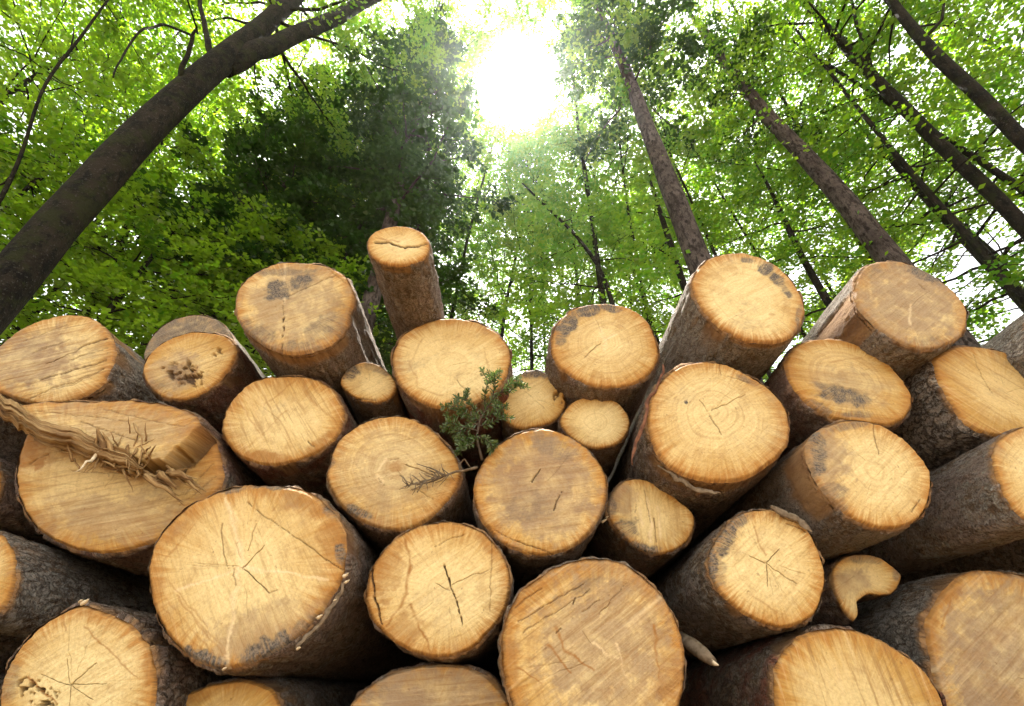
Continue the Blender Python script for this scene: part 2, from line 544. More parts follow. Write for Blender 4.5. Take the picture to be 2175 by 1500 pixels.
    yaw, pit = spec.get('dir', tuple(rs.uniform(-.02, .02, 2)))
    Rm = er.mean()
    B, bcs, bares = [], [], []
    bare_px = spec.get('bare', [])
    # angle of each bark column in the photo, for the bare sectors
    pa = np.degrees(np.arctan2(-ez, ex))
    for j, y in enumerate(yy):
        tpr = 1 - .03 * y
        bl = sstep(.25, 1.6, y)
        rr = (er * (1 - bl) + Rm * bl) * tpr
        low = (fbm(ca * 1.6 + k * 5, sa_ * 1.6, y * 1.3) - .5) * .10 * Rm * sstep(0, .3, y)
        fur = (fbm(ca * Rm * 60 + k * 5, sa_ * Rm * 60, y * 13) - .5) * .013 + (fbm(ca * Rm * 150 + k, sa_ * Rm * 150, y * 45) - .5) * .008
        nb_ = fbm(ca * 2.6 + k * 3, sa_ * 2.6, y * 5 + k)
        bare = sstep(.57, .64, nb_) * (1 - sstep(.02, .06 + .12 * nb_, y)) * spec.get('peel', 1)
        for (a0, a1, dep) in bare_px:
            da = (pa - a0) % 360
            wdt = (a1 - a0) % 360
            edge = (nb_ - .5) * .5
            bare = np.maximum(bare, sstep(-6, 4, np.minimum(da, wdt - da) + edge * 20) * (da < wdt) * (1 - sstep(dep * .75, dep, y + edge * dep)))
        if j == 0:
            rr2 = er * .998
        elif j == 1:
            rr2 = er + bt * (.05 + 1.0 * vnoise(ca * 4 + k, sa_ * 4, 3.) ** 2 + .4 * vnoise(ca * 17 + k, sa_ * 17, 3.)) * (1 - bare) + fur * .5
        else:
            rr2 = rr + bt * (1 - bare * .9) + fur * (1 - .75 * bare) + low
        y0 = D + y + (0 if j > 2 else (fbm(ca * 9 + k, sa_ * 9, 2) - .5) * .012 + .004 * bare)
        if j < 2:
            y0 = np.maximum(y0, D + .003 + .004 * j)
        y0 = y0 - estep * (1 - sstep(.0, .16, y))
        B.append(np.stack([C[0] + cen[0] + ca * rr2 + yaw * y, np.broadcast_to(y0, ca.shape), C[2] + cen[1] + sa_ * rr2 + pit * y], 1))
        bcs.append(np.stack([ang * Rm, np.full(nb, y), np.full(nb, k * 2.3)], 1))
        # seamless: coordinates on the cylinder itself
        bcs[-1] = np.stack([ca * Rm, np.full(nb, y) , sa_ * Rm + k * 2.3], 1)
        bares.append(bare if j > 1 else np.maximum(bare, sstep(.30, .5, fbm(ca * 4 + k, sa_ * 4, 7.))))
    B = np.vstack(B)
    nj = len(yy)
    ii = lambda j: j * nb + np.arange(nb)
    q = np.vstack([np.stack([ii(j), np.roll(ii(j), -1), np.roll(ii(j + 1), -1), ii(j + 1)], 1) for j in range(nj - 1)])[:, ::-1]
    b = link_mesh('bark', B, [q], M_BARK, root, True, dict(bc=np.vstack(bcs), bare=np.concatenate(bares)), loc)
    b.color = (*spec.get('b', (.4, .25, .5)), 1)
    # the sawn rear end
    last = B[-nb:]
    cl = last.mean(0)
    V2 = np.vstack([cl[None] + (0, .01, 0)] + [cl + (last - cl) * t for t in (.4, .75, 1.0)])
    rn2 = np.concatenate([[0]] + [np.full(nb, t) for t in (.4, .75, 1.0)])
    g = lambda i: 1 + i * nb + np.arange(nb)
    tri = np.stack([np.zeros(nb, int), np.roll(g(0), -1), g(0)], 1)
    q2 = np.vstack([np.stack([g(i), np.roll(g(i), -1), np.roll(g(i + 1), -1), g(i + 1)], 1) for i in range(2)])
    z0 = np.zeros(len(V2))
    r2 = link_mesh('cut_end', V2, [tri, q2], M_CUT, root, True,
                   dict(pc=np.stack([V2[:, 0] - cl[0], V2[:, 2] - cl[2], z0 + k], 1), rad=np.stack([np.tile(1., len(V2)), z0, rn2], 1),
                        crack=z0, pale=z0, stain=z0 + .3, tan=z0 + .5, brown=z0), loc)
    r2.color = f.color
    return root


def tube(pts, rad, sides=8, rough=0.0, seed=0, cap=True, freq=3.0):
    """tapering tube along points; returns V, faces, bark coordinates"""
    pts, rad = np.asarray(pts, float), np.asarray(rad, float)
    n = len(pts)
    T = np.gradient(pts, axis=0)
    T /= np.linalg.norm(T, axis=1)[:, None] + 1e-9
    up = np.array([0, 0, 1.0]) if abs(T[0][2]) < .9 else np.array([1.0, 0, 0])
    A = np.cross(T[0], up)
    A /= np.linalg.norm(A)
    As = []
    for t in T:                                   # parallel transport
        A = A - t * (A @ t)
        A /= np.linalg.norm(A) + 1e-9
        As.append(A)
    As = np.array(As)
    Bs = np.cross(T, As)
    a = np.linspace(0, 2 * math.pi, sides, endpoint=False)
    ca, sa = np.cos(a), np.sin(a)
    s = np.concatenate([[0], np.cumsum(np.linalg.norm(np.diff(pts, axis=0), axis=1))])
    R = rad[:, None] * np.ones(sides)
    if rough:
        R = R * (1 + rough * (fbm(ca[None] * 1.3 + seed, sa[None] * 1.3, s[:, None] * freq * .25) - .5) * 2
                 + rough * .6 * (fbm(ca[None] * 5 + seed, sa[None] * 5, s[:, None] * freq) - .5))
    V = pts[:, None] + R[..., None] * (ca[None, :, None] * As[:, None] + sa[None, :, None] * Bs[:, None])
    bc = np.stack([np.broadcast_to(rad[:, None] * ca, (n, sides)), np.broadcast_to(rad[:, None] * sa, (n, sides)),
                   np.broadcast_to(s[:, None], (n, sides))], -1) + (seed * 1.7, 0, 0)
    V, bc = V.reshape(-1, 3), bc.reshape(-1, 3)
    ii = lambda j: j * sides + np.arange(sides)
    q = [np.stack([ii(j), np.roll(ii(j), -1), np.roll(ii(j + 1), -1), ii(j + 1)], 1) for j in range(n - 1)]
    if cap:
        V = np.vstack([V, pts[:1], pts[-1:]])
        bc = np.vstack([bc, bc[:1], bc[-1:]])
        a0, a1 = n * sides, n * sides + 1
        t1 = np.stack([np.full(sides, a0), np.roll(ii(0), -1), ii(0)], 1)
        t2 = np.stack([np.full(sides, a1), ii(n - 1), np.roll(ii(n - 1), -1)], 1)
        return V, [np.vstack(q), np.vstack([t1, t2])], bc
    return V, [np.vstack(q)], bc


class Bag:
    """collects pieces of ONE part"""
    def __init__(self):
        self.V, self.Q, self.T, self.bc, self.n = [], [], [], [], 0

    def add(self, V, F, bc=None):
        self.V.append(V)
        self.bc.append(np.zeros((len(V), 3)) if bc is None else bc)
        for f in F:
            (self.Q if f.shape[1] == 4 else self.T).append(f + self.n)
        self.n += len(V)

    def link(self, name, mat, parent, loc, smooth=True, extra=None):
        at = dict(bc=np.vstack(self.bc))
        at.update(extra or {})
        F = [np.vstack(x) for x in (self.Q, self.T) if x]
        return link_mesh(name, np.vstack(self.V), F, mat, parent, smooth, at, loc)


# ------------------------------------------------------------------ the pile: p = outline of the sawn end in the photograph, d = its distance
def S(p, d, label, **kw):
    return dict(p=p, d=d, label=label, **kw)


LOGS = {
 1: S([(-38,795),(-22,750),(30,705),(75,682),(130,667),(180,670),(220,693),(243,735),(240,770),(215,815),(170,845),(120,857),(79,857),(30,845),(-15,825)], 1.276,
      'oblong log end above the splintered log, with parallel dark saw cracks across it',
      c=(.42,.9,.15), b=(.75,.2,0.45), saw=20, checks=0, tan=[(60,760,120,70,-10,1.0)], bare=[(200,330,.18)],
      crack=[(228,718,165,742,5),(175,740,99,772,3),(225,765,85,808,3.5),(220,785,60,846,3),(230,740,150,765,2),(190,800,120,828,2),(140,690,50,725,1.5),(150,722,70,750,1.5)]),
 2: S([(303,760),(310,730),(335,698),(370,676),(420,667),(462,680),(492,712),(500,745),(490,785),(450,815),(400,825),(350,815),(318,790)], 1.6,
      'weathered light grey log end peeping over a small brownish log', c=(.2,.3,.2), b=(.8,.1,0.1), stain=[(400,740,170,150,0,.62)], tan=[(400,740,170,150,0,1)], bt=.004),
 3: S([(302,784),(316,751),(353,721),(405,705),(449,705),(482,714),(502,740),(493,773),(463,810),(423,839),(390,848),(353,846),(324,828),(307,806)], 1.3,
      'small brownish log with a rotten pitted centre, in front of a weathered grey log end',
      c=(.75,.5,.3), b=(.2,.75,0.3), saw=30, tan=[(370,790,70,50,0,.8)], stain=[(385,795,30,22,20,.5),(340,820,30,16,0,.4)],
      pit=[(388,792,40,26,15,1.0),(460,748,16,10,0,.8)], brownb=[(390,795,36,24,10,.6)]),
 4: S([(497,640),(508,608),(530,585),(570,563),(615,555),(690,562),(735,588),(752,630),(746,665),(735,695),(700,730),(640,750),(580,742),(525,705),(502,675)], 1.17,
      'big log on top with a dark smudge and a dotted vertical seam on its end',
      c=(.38,.35,.3), b=(.35,.3,0.3), saw=30, checks=1, tan=[(625,650,120,90,0,.75)], bare=[(30,170,.07)],
      stain=[(590,615,34,24,-20,1.0),(635,600,40,20,-15,.95),(575,632,18,12,0,.8),(545,705,50,25,30,.55),(695,690,55,32,-30,.5),(620,735,60,14,0,.45),(600,578,80,10,0,.5)],
      pale=[(604,560,603,640,4)], crack=[(603,640,601,668,2),(602,675,601,684,6),(601,694,601,702,6),(600,712,600,718,5),(602,730,600,745,4),(612,628,735,574,2.2),(690,566,735,602,1.5)]),
 5: S([(779,520),(787,499),(812,484),(845,479),(880,484),(905,500),(913,522),(905,543),(880,558),(845,563),(812,557),(788,542)], .939,
      'slim log sticking out far above the others, with one curved crack across its small end',
      c=(.5,.25,.25), b=(.35,.3,.5), bt=.004, checks=0, crack=[(797,514,830,516,6),(830,516,862,526,6.5),(862,526,905,518,6.5)], brown=[(797,508,850,512,4)], bare=[(60,120,.04)]),
 6: S([(832,760),(850,715),(890,688),(940,675),(1000,678),(1050,700),(1080,735),(1085,770),(1070,810),(1040,840),(990,862),(930,865),(880,845),(845,810)], 1.231,
      'smooth pale log end below the slim protruding log, partly behind the green fir sprig',
      c=(.32,.12,.3), b=(.1,1,0.15), checks=1, pith=(960,775), crack=[(968,806,1003,846,2)], brown=[(900,720,870,770,2.5),(870,770,890,825,2.5),(890,825,940,838,2.5),(1030,740,1036,790,2.5)], bare=[(40,140,.05)]),
 7: S([(722,809),(740,781),(774,768),(807,776),(832,798),(842,820),(829,844),(796,855),(759,846),(733,829)], 1.32,
      'little log with a blackened rim, wedged left of the smooth pale log end', c=(.45,.4,.2), b=(.4,.3,0.3), bt=.005,
      stain=[(745,790,26,16,-40,.9),(800,782,30,10,20,.5)], crack=[(733,836,760,846,4),(760,846,798,850,4),(735,828,742,842,3)]),
 8: S([(469,909),(478,872),(500,835),(541,806),(603,797),(658,800),(699,821),(726,857),(730,891),(713,931),(673,960),(625,979),(577,988),(537,982),(500,962),(478,935)], 1.25,
      'log with diagonal orange scratches on its end, right under the log with the dark smudge',
      c=(.55,.8,.12), b=(.1,.9,0.35), saw=-52, checks=2, pith=(600,900), brown=[(545,815,575,870,3),(560,860,640,800,2.5),(640,825,720,905,2),(500,840,560,930,2),(530,950,610,870,2)],
      brownb=[(560,970,80,16,5,.8),(680,940,40,14,-35,.6)], crack=[(655,938,668,950,4)]),
 9: S([(45,935),(32,1000),(40,1060),(75,1120),(140,1160),(220,1175),(300,1160),(370,1130),(430,1085),(470,1030),(472,985),(460,940),(440,905),(380,880),(300,868),(200,870),(110,880),(65,900)], 1.25,
      'wide log at the left whose end carries a ledge of torn splinters', c=(.68,.7,.35), b=(.35,.7,0.5), pith=(215,1045), saw=12, checks=3,
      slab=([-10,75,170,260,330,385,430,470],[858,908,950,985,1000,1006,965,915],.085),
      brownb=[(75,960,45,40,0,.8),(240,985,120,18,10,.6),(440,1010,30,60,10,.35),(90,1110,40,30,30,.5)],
      crack=[(365,1010,330,1040,3),(210,920,330,960,2.5),(120,900,300,915,1.5),(250,890,420,930,1.5),(390,1050,455,985,1.5),(380,1075,462,1010,1.5),(410,1080,468,1030,1.5),(150,1000,300,1010,2),(60,985,110,960,3)],
      tan=[(250,1100,160,60,0,.6),(290,920,160,50,8,.6)]),
 10: S([(311,1228),(316,1184),(331,1147),(368,1099),(423,1059),(497,1033),(570,1029),(644,1040),(691,1070),(725,1114),(735,1165),(730,1221),(706,1265),(673,1313),(625,1357),(574,1390),(515,1416),(474,1423),(438,1416),(390,1386),(349,1342),(324,1294)], 1.10,
      'largest fully visible log end, with pale star rays and one long straight scratch', c=(.46,.42,.3), b=(.35,.4,0.5), pith=(517,1204), saw=-52, checks=5,
      pale=[(517,1204,372,1256,8),(505,1215,482,1410,12),(517,1204,700,1232,9),(515,1200,490,1075,18),(517,1204,560,1215,16),(500,1110,480,1060,12),(480,1420,478,1395,7)],
      crack=[(545,1083,640,1150,2.6),(640,1150,734,1216,3.2),(517,1204,562,1158,3),(520,1208,572,1258,3.4),(470,1115,476,1180,2.4),(476,1180,486,1207,2),(545,1110,527,1170,1.4),(500,1245,496,1200,2),(572,1258,590,1252,1.5),(528,1068,535,1075,3)],
      brown=[(372,1262,475,1395,3),(362,1240,440,1330,2.5),(352,1270,440,1375,2.2),(345,1290,430,1385,2),(395,1290,480,1385,2),(575,1085,600,1060,3),(420,1100,380,1150,3),(350,1190,420,1110,3)],
      brownb=[(640,1070,90,26,20,.6),(705,1150,34,70,-10,.6),(380,1120,60,22,-45,.5),(330,1240,18,60,0,.5)],
      stain=[(430,1396,60,18,20,.9),(565,1380,75,26,-25,.85),(640,1340,50,25,-40,.55),(497,1040,40,10,-8,.7),(590,1034,50,9,5,.7),(700,1085,25,16,50,.7),(722,1180,12,26,0,.8)], tan=[(560,1340,150,60,-20,.7)]),
 11: S([(707,956),(729,923),(766,897),(810,884),(858,884),(906,904),(943,938),(968,971),(978,1007),(965,1044),(935,1081),(899,1110),(858,1125),(810,1123),(766,1107),(726,1077),(704,1044),(693,1007)], 1.2,
      'log end with a round knot and a dry brown twig over its right side', c=(.45,.35,.55), b=(.3,.45,0.3), pith=(838,992), saw=15, checks=1,
      stain=[(765,1090,34,10,15,.85),(750,1078,20,8,20,.6),(703,980,10,18,0,.6)], brownb=[(842,990,20,14,0,.55)], pale=[(800,1010,812,1025,7),(820,975,800,1000,5)],
      crack=[(862,985,930,1015,3),(800,1015,815,1030,2),(880,1040,920,1060,2),(830,980,845,976,1.5)], tan=[(830,1000,110,90,0,.45)]),
 12: S([(1005,1055),(1009,1015),(1027,978),(1057,945),(1097,919),(1141,908),(1185,915),(1230,938),(1266,971),(1285,1007),(1290,1044),(1281,1088),(1252,1132),(1211,1166),(1163,1180),(1116,1177),(1068,1155),(1031,1118),(1013,1088)], 1.17,
      'round log end in the middle with a tan heart and a paler orange rim', c=(.62,.35,.5), b=(.35,.35,0.3), bt=.006, pith=(1150,1040), saw=8, checks=2,
      tan=[(1150,1040,130,125,0,1)], stain=[(1120,1075,60,40,0,.25),(1180,950,60,26,20,.28)],
      crack=[(1132,1024,1146,996,4.5),(1176,1082,1194,1046,4),(1050,1126,1100,1150,2.5),(1100,1150,1172,1176,4),(1060,1150,1140,1180,2)]),
 13: S([(1066,842),(1082,813),(1112,790),(1141,784),(1174,798),(1196,827),(1202,860),(1182,890),(1141,906),(1097,908),(1071,886)], 1.346,
      'small log end half hidden behind the green fir sprig', c=(.5,.3,.25), b=(.3,.4,0.3), stain=[(1140,793,40,12,0,.8),(1085,815,20,14,-40,.4)], pit=[(1188,850,16,26,0,1.0)]),
 14: S([(1191,901),(1196,875),(1222,849),(1266,840),(1307,849),(1334,879),(1338,904),(1322,934),(1288,950),(1252,950),(1215,930)], 1.298,
      'small clean pale log end, under the log with the star crack', c=(.4,.2,.3), b=(.2,.5,0.3), bt=.004, checks=1),
 15: S([(1170,735),(1180,690),(1215,655),(1270,643),(1330,650),(1375,680),(1398,730),(1393,775),(1360,810),(1310,823),(1250,817),(1200,790),(1177,765)], 1.227,
      'log on top with black mould at its upper left and a pale three-armed star crack', c=(.5,.3,.55), b=(.3,.4,0.3), pith=(1284,724), checks=1,
      stain=[(1208,688,38,18,-45,1.0),(1250,662,38,14,-15,1.0),(1295,655,30,10,10,.8),(1190,720,12,20,0,.7)],
      pale=[(1284,724,1272,700,5),(1284,724,1304,712,5),(1284,724,1283,748,5)], crack=[(1240,760,1275,730,2)]),
 16: S([(1469,603),(1478,574),(1504,548),(1541,537),(1581,535),(1625,548),(1666,574),(1695,610),(1712,647),(1708,677),(1691,706),(1666,723),(1629,728),(1581,721),(1537,699),(1504,669),(1482,640)], 1.08,
      'big pale log high up with a strip of black mould along its upper right rim', c=(.3,.15,.25), b=(.6,.15,0.35), checks=0, pith=(1585,632), bare=[(50,120,.03)],
      stain=[(1588,553,22,8,10,.8),(1625,568,22,14,35,1.0),(1650,592,24,13,45,1.0),(1672,622,22,9,60,.8),(1697,670,10,40,10,.6)], brown=[(1636,668,1642,670,5)]),
 17: S([(1816,621),(1824,581),(1846,561),(1883,553),(1919,553),(1963,570),(2008,599),(2041,632),(2057,665),(2048,706),(2022,728),(1982,741),(1934,735),(1883,710),(1842,673),(1822,647)], 1.08,
      'greyish tan log highest at the right, its left flank sliced to bare wood', c=(.4,.2,.5), b=(.65,.2,.35), pith=(1930,655), checks=1, tan=[(1930,650,150,110,0,.9)], bare=[(150,215,.33)],
      stain=[(1955,578,60,16,25,.75),(1985,728,60,20,-5,.3),(1850,575,30,20,-40,.3)], pale=[(1931,650,1937,692,5)], crack=[(1950,605,1965,615,2)]),
 18: S([(1669,765),(1690,735),(1728,721),(1772,719),(1824,732),(1871,757),(1908,791),(1934,827),(1941,857),(1923,886),(1890,902),(1846,899),(1780,890),(1735,871),(1695,838),(1673,802)], 1.175,
      'oval orange-rimmed log end with a grey smudge, beneath the greyish tan log', c=(.72,.4,.5), b=(.3,.6,0.35), pith=(1805,800), saw=-10, checks=1,
      stain=[(1795,840,60,20,12,.8),(1760,825,36,10,20,.6),(1740,865,40,10,25,.5),(1820,880,50,8,0,.5)], tan=[(1800,820,90,50,15,.5)], brown=[(1740,770,1830,760,2),(1700,800,1760,850,2)]),
 19: S([(1982,768),(1997,750),(2033,735),(2074,734),(2129,743),(2175,756),(2230,785),(2275,830),(2290,880),(2260,915),(2200,928),(2147,926),(2107,923),(2055,901),(2022,857),(1997,813)], 1.136,
      'streaky orange log end cut by the right edge, its flank of rough cracked bark', c=(.8,.6,.2), b=(.45,.15,0.95), bt=.011, pith=(2130,835), saw=-55, checks=3, peel=.4,
      crack=[(2065,755,2090,805,2.5),(2090,805,2110,840,2)]),
 20: S([(1376,901),(1382,853),(1401,813),(1441,779),(1485,767),(1537,770),(1588,794),(1632,820),(1666,857),(1680,897),(1677,938),(1651,974),(1615,1000),(1577,1018),(1522,1022),(1460,1012),(1415,985),(1388,945)], 1.15,
      'pale log with a thin crack cross and a loose reddish bark strip on its left', c=(.42,.2,.6), b=(.45,.45,.6), bt=.010, pith=(1515,872), checks=1,
      crack=[(1486,850,1505,878,1.6),(1505,878,1532,922,3),(1512,872,1545,858,2.4),(1545,858,1580,838,1.3),(1530,770,1530,800,2),(1545,800,1590,812,1.6)], stain=[(1457,853,5,5,0,.9),(1590,810,40,7,25,.5)], bare=[(10,150,.07)]),
 21: S([(1711,960),(1725,925),(1760,902),(1810,891),(1870,900),(1920,930),(1960,970),(1980,1010),(1978,1060),(1955,1100),(1915,1120),(1870,1122),(1820,1105),(1770,1065),(1735,1020)], 1.10,
      'pale log end with a grey strip at its left and a smooth debarked flank', c=(.45,.25,.4), b=(.5,.2,.25), pith=(1860,1000), checks=2, bare=[(145,240,.12)],
      stain=[(1735,960,22,60,-10,.8),(1775,1050,24,40,-35,.45),(1800,905,50,10,-10,.5)], tan=[(1750,980,60,90,0,.9)], crack=[(1855,900,1858,925,2),(1857,925,1866,965,3),(1935,1085,1955,1060,3)]),
 22: S([(2111,960),(2136,924),(2180,905),(2230,908),(2285,935),(2325,985),(2335,1040),(2310,1085),(2260,1110),(2210,1110),(2175,1099),(2144,1066),(2122,1018)], 1.052,
      'log cut by the right edge with a long greyish purple bark flank', c=(.45,.2,.3), b=(.9,.4,.3), peel=.3),
 23: S([(1506,1206),(1511,1166),(1533,1129),(1566,1096),(1610,1081),(1655,1085),(1699,1107),(1728,1140),(1746,1180),(1756,1221),(1750,1265),(1732,1305),(1695,1327),(1651,1333),(1603,1316),(1559,1287),(1526,1254)], 1.15,
      'log with a fine star crack and soot-speckled left rim, beside the heart-shaped log end', c=(.42,.25,.25), b=(.65,.3,.55), pith=(1626,1195), checks=5,
      crack=[(1626,1195,1655,1168,3),(1626,1198,1632,1245,3),(1626,1195,1590,1180,2),(1626,1195,1690,1240,2),(1660,1095,1720,1128,3.5),(1672,1112,1712,1130,3)],
      stain=[(1535,1150,30,40,35,.9),(1517,1205,12,40,0,.9),(1570,1105,30,16,-35,.7),(1530,1220,20,30,0,.5)], brown=[(1600,1120,1625,1180,3),(1590,1260,1650,1300,2)]),
 24: S([(1290,1090),(1300,1050),(1325,1022),(1360,1015),(1400,1030),(1440,1060),(1470,1085),(1476,1115),(1460,1150),(1430,1170),(1390,1177),(1350,1160),(1315,1130)], 1.28,
      'small log with torn upright fibres and a blue-grey lower left edge', c=(.55,.5,.1), b=(.3,.5,0.3), saw=85, checks=0, rough=2.5, stain=[(1325,1125,30,36,40,.8),(1370,1165,50,13,15,.85),(1298,1080,12,30,0,.6)],
      pale=[(1375,1060,1385,1150,7),(1395,1080,1400,1140,5),(1355,1050,1362,1120,4)], crack=[(1370,1040,1380,1110,2.5),(1390,1100,1394,1150,3),(1350,1070,1352,1110,2)], tan=[(1320,1060,40,40,0,.8)]),
 25: S([(1768,1221),(1776,1199),(1802,1180),(1838,1177),(1871,1184),(1897,1202),(1917,1221),(1912,1243),(1897,1261),(1871,1265),(1846,1263),(1827,1274),(1816,1291),(1822,1309),(1813,1320),(1798,1305),(1783,1280),(1772,1254)], 1.3,
      'small notched heart-shaped log end', c=(.6,.15,.1), b=(.3,.5,0.3), pith=(1815,1222), checks=3, rough=2.5, stain=[(1840,1186,70,14,0,.6),(1905,1215,12,20,0,.5)], tan=[(1800,1240,50,40,0,.8)], bt=.003, peel=.3),  # the long patch along its top is shade, put into the colour
 26: S([(1969,1331),(1980,1295),(2000,1262),(2037,1227),(2085,1210),(2135,1212),(2190,1225),(2255,1262),(2310,1320),(2345,1400),(2355,1500),(2330,1600),(2270,1690),(2190,1735),(2110,1720),(2050,1640),(2010,1530),(1982,1420)], 1.2,
      'big greyish tan log in the lower right corner with furrowed grey-green bark', c=(.5,.55,.4), b=(.95,.1,0.75), bt=.012, saw=30, pith=(2150,1440), tan=[(2130,1400,170,200,0,1)], brownb=[(2010,1260,30,36,40,.6),(1985,1340,16,60,0,.6)], brown=[(2030,1250,2000,1330,5)], bare=[(110,170,.06)]),
 27: S([(1645,1440),(1655,1400),(1691,1359),(1735,1338),(1780,1334),(1835,1342),(1890,1368),(1938,1399),(1980,1441),(2010,1495),(2022,1580),(2005,1690),(1950,1780),(1880,1815),(1800,1800),(1730,1730),(1675,1630),(1650,1530)], 1.15,
      'log at the bottom right with upright orange saw stripes and flaking red bark', c=(.7,.95,.25), b=(.35,.95,0.6), bt=.010, saw=88, pith=(1830,1510), checks=2, bare=[(100,150,.10)]),
 28: S([(1064,1381),(1071,1330),(1090,1278),(1123,1241),(1167,1212),(1215,1192),(1270,1186),(1325,1197),(1373,1230),(1410,1267),(1436,1315),(1454,1366),(1458,1418),(1450,1480),(1425,1550),(1380,1620),(1310,1668),(1230,1670),(1150,1610),(1100,1530),(1072,1450)], 1.08,
      'large tan log at the bottom centre with diagonal gouges and a swirling grain', c=(.55,.75,.5), b=(.35,.3,0.35), bt=.006, pith=(1275,1395), saw=33, checks=3, tan=[(1290,1370,160,170,0,.85)],
      crack=[(1100,1320,1240,1240,2.5),(1110,1345,1255,1250,2),(1095,1290,1150,1250,2),(1220,1270,1215,1285,4),(1180,1345,1190,1335,3),(1235,1300,1275,1275,2),(1330,1240,1275,1300,1.6)],
      brown=[(1180,1335,1200,1380,9),(1200,1380,1260,1425,8),(1165,1370,1215,1430,6),(1080,1300,1160,1240,5),(1100,1420,1150,1450,5),(1390,1330,1400,1440,7)],
      brownb=[(1085,1400,20,70,0,.5),(1420,1440,26,60,0,.5),(1130,1255,50,18,-40,.45)], pale=[(1310,1370,1328,1440,5),(1260,1370,1310,1400,6)], stain=[(1255,1240,40,14,-30,.35)]),
 29: S([(776,1278),(778,1241),(790,1204),(821,1160),(866,1127),(921,1109),(972,1109),(1020,1127),(1057,1164),(1079,1204),(1084,1249),(1071,1300),(1038,1344),(1002,1377),(957,1396),(906,1394),(854,1374),(810,1341),(788,1311)], 1.15,
      'log end with a curved orange wedge at its left and a dotted dark central slit', c=(.35,.3,.2), b=(.35,.35,0.35), bt=.006, pith=(950,1255), checks=2,
      crack=[(944,1204,950,1222,6),(952,1226,957,1242,6),(958,1246,962,1258,5),(962,1262,966,1274,5),(968,1278,972,1290,5),(973,1294,976,1306,5),(978,1312,983,1326,5),(790,1212,797,1270,7),(797,1270,810,1325,7),(928,1240,955,1254,2),(925,1160,985,1135,2),(960,1240,1040,1210,1.5),(1045,1150,1040,1300,1.5)],
      brown=[(862,1150,872,1200,7),(872,1200,862,1262,9),(862,1262,822,1332,9),(870,1285,915,1385,7)], brownb=[(825,1215,38,80,8,.62),(858,1345,46,44,30,.55),(1040,1160,20,40,-30,.5)]),
 30: S([(726,1560),(742,1500),(774,1466),(818,1436),(873,1418),(935,1412),(994,1418),(1038,1440),(1072,1475),(1096,1530),(1102,1620),(1080,1720),(1030,1800),(950,1840),(870,1830),(795,1780),(740,1700),(720,1620)], 1.2,
      'log at the bottom edge left of centre with level greyish grain lines', c=(.55,.8,.3), b=(.3,.4,0.4), saw=4, pith=(910,1540), checks=1, tan=[(910,1480,190,90,0,1)], stain=[(800,1470,40,16,-30,.3)]),
 31: S([(352,1560),(364,1493),(416,1465),(460,1451),(515,1445),(559,1456),(587,1480),(604,1540),(604,1640),(580,1730),(520,1785),(455,1785),(395,1730),(358,1650)], 1.199,
      'orange log end just showing at the bottom edge under the largest log', c=(.85,.4,.2), b=(.8,.3,0.5), pith=(480,1560), checks=1, brownb=[(420,1480,60,16,-20,.5)]),
 32: S([(-5,1490),(10,1420),(60,1350),(110,1310),(165,1285),(215,1297),(260,1318),(300,1350),(325,1400),(328,1470),(310,1560),(265,1650),(190,1705),(110,1705),(40,1650),(5,1570)], 1.10,
      'pale log in the lower left corner with a crumbly hole and fine star cracks', c=(.42,.3,.25), b=(.45,.5,0.8), bt=.012, pith=(150,1455), checks=3, rough=1.6,
      crack=[(150,1458,205,1408,3),(150,1458,88,1432,2.5),(150,1455,140,1400,2),(150,1460,148,1500,3),(150,1455,225,1452,2),(150,1455,200,1490,1.5)], pit=[(80,1472,44,26,25,1.0)],
      brown=[(180,1330,290,1440,4),(140,1340,130,1300,4),(60,1440,120,1495,8)], brownb=[(315,1400,14,70,0,.5),(190,1300,60,14,10,.35)], stain=[(20,1450,24,50,10,.4)]),
 33: S([(-160,1220),(-150,1165),(-110,1130),(-60,1118),(-5,1133),(18,1154),(29,1191),(29,1228),(18,1265),(-5,1300),(-50,1330),(-100,1325),(-145,1285)], 1.15,
      'log at the left edge, a sliver of orange end and scaly grey-green bark showing', c=(.75,.3,.3), b=(1,.1,0.7), bt=.008, pith=(-65,1220), peel=.2),
 34: S([(-150,1010),(-120,975),(-80,955),(-30,965),(-5,995),(0,1035),(-15,1070),(-50,1090),(-100,1085),(-140,1055)], 1.3,
      'dark log at the left edge behind the wide splintered log, only bark in view', c=(.5,.3,.3), b=(.5,.5,0.5), peel=.2),
 35: S([(2187, 695), (2202, 655), (2242, 633), (2302, 645), (2362, 685), (2397, 735), (2402, 780), (2362, 807), (2302, 805), (2242, 775), (2202, 735)], 1.05,
      'log at the right edge above the streaky orange one, only grey bark in view', c=(.5,.3,.3), b=(.7,.1,0.6), peel=.2),
}


def px_circle(X, Z, r, D, n=16):
    """photo outline of a round end at (X, Z) relative to the camera"""
    out = []
    for a in np.linspace(0, 2 * math.pi, n, endpoint=False):
        x, y, z = X + r * math.cos(a), D, Z + r * math.sin(a)
        dep, up = y * CP + z * SP, z * CP - y * SP
        out.append((PW / 2 + FPX * x / dep, PH / 2 - FPX * up / dep))
    return out


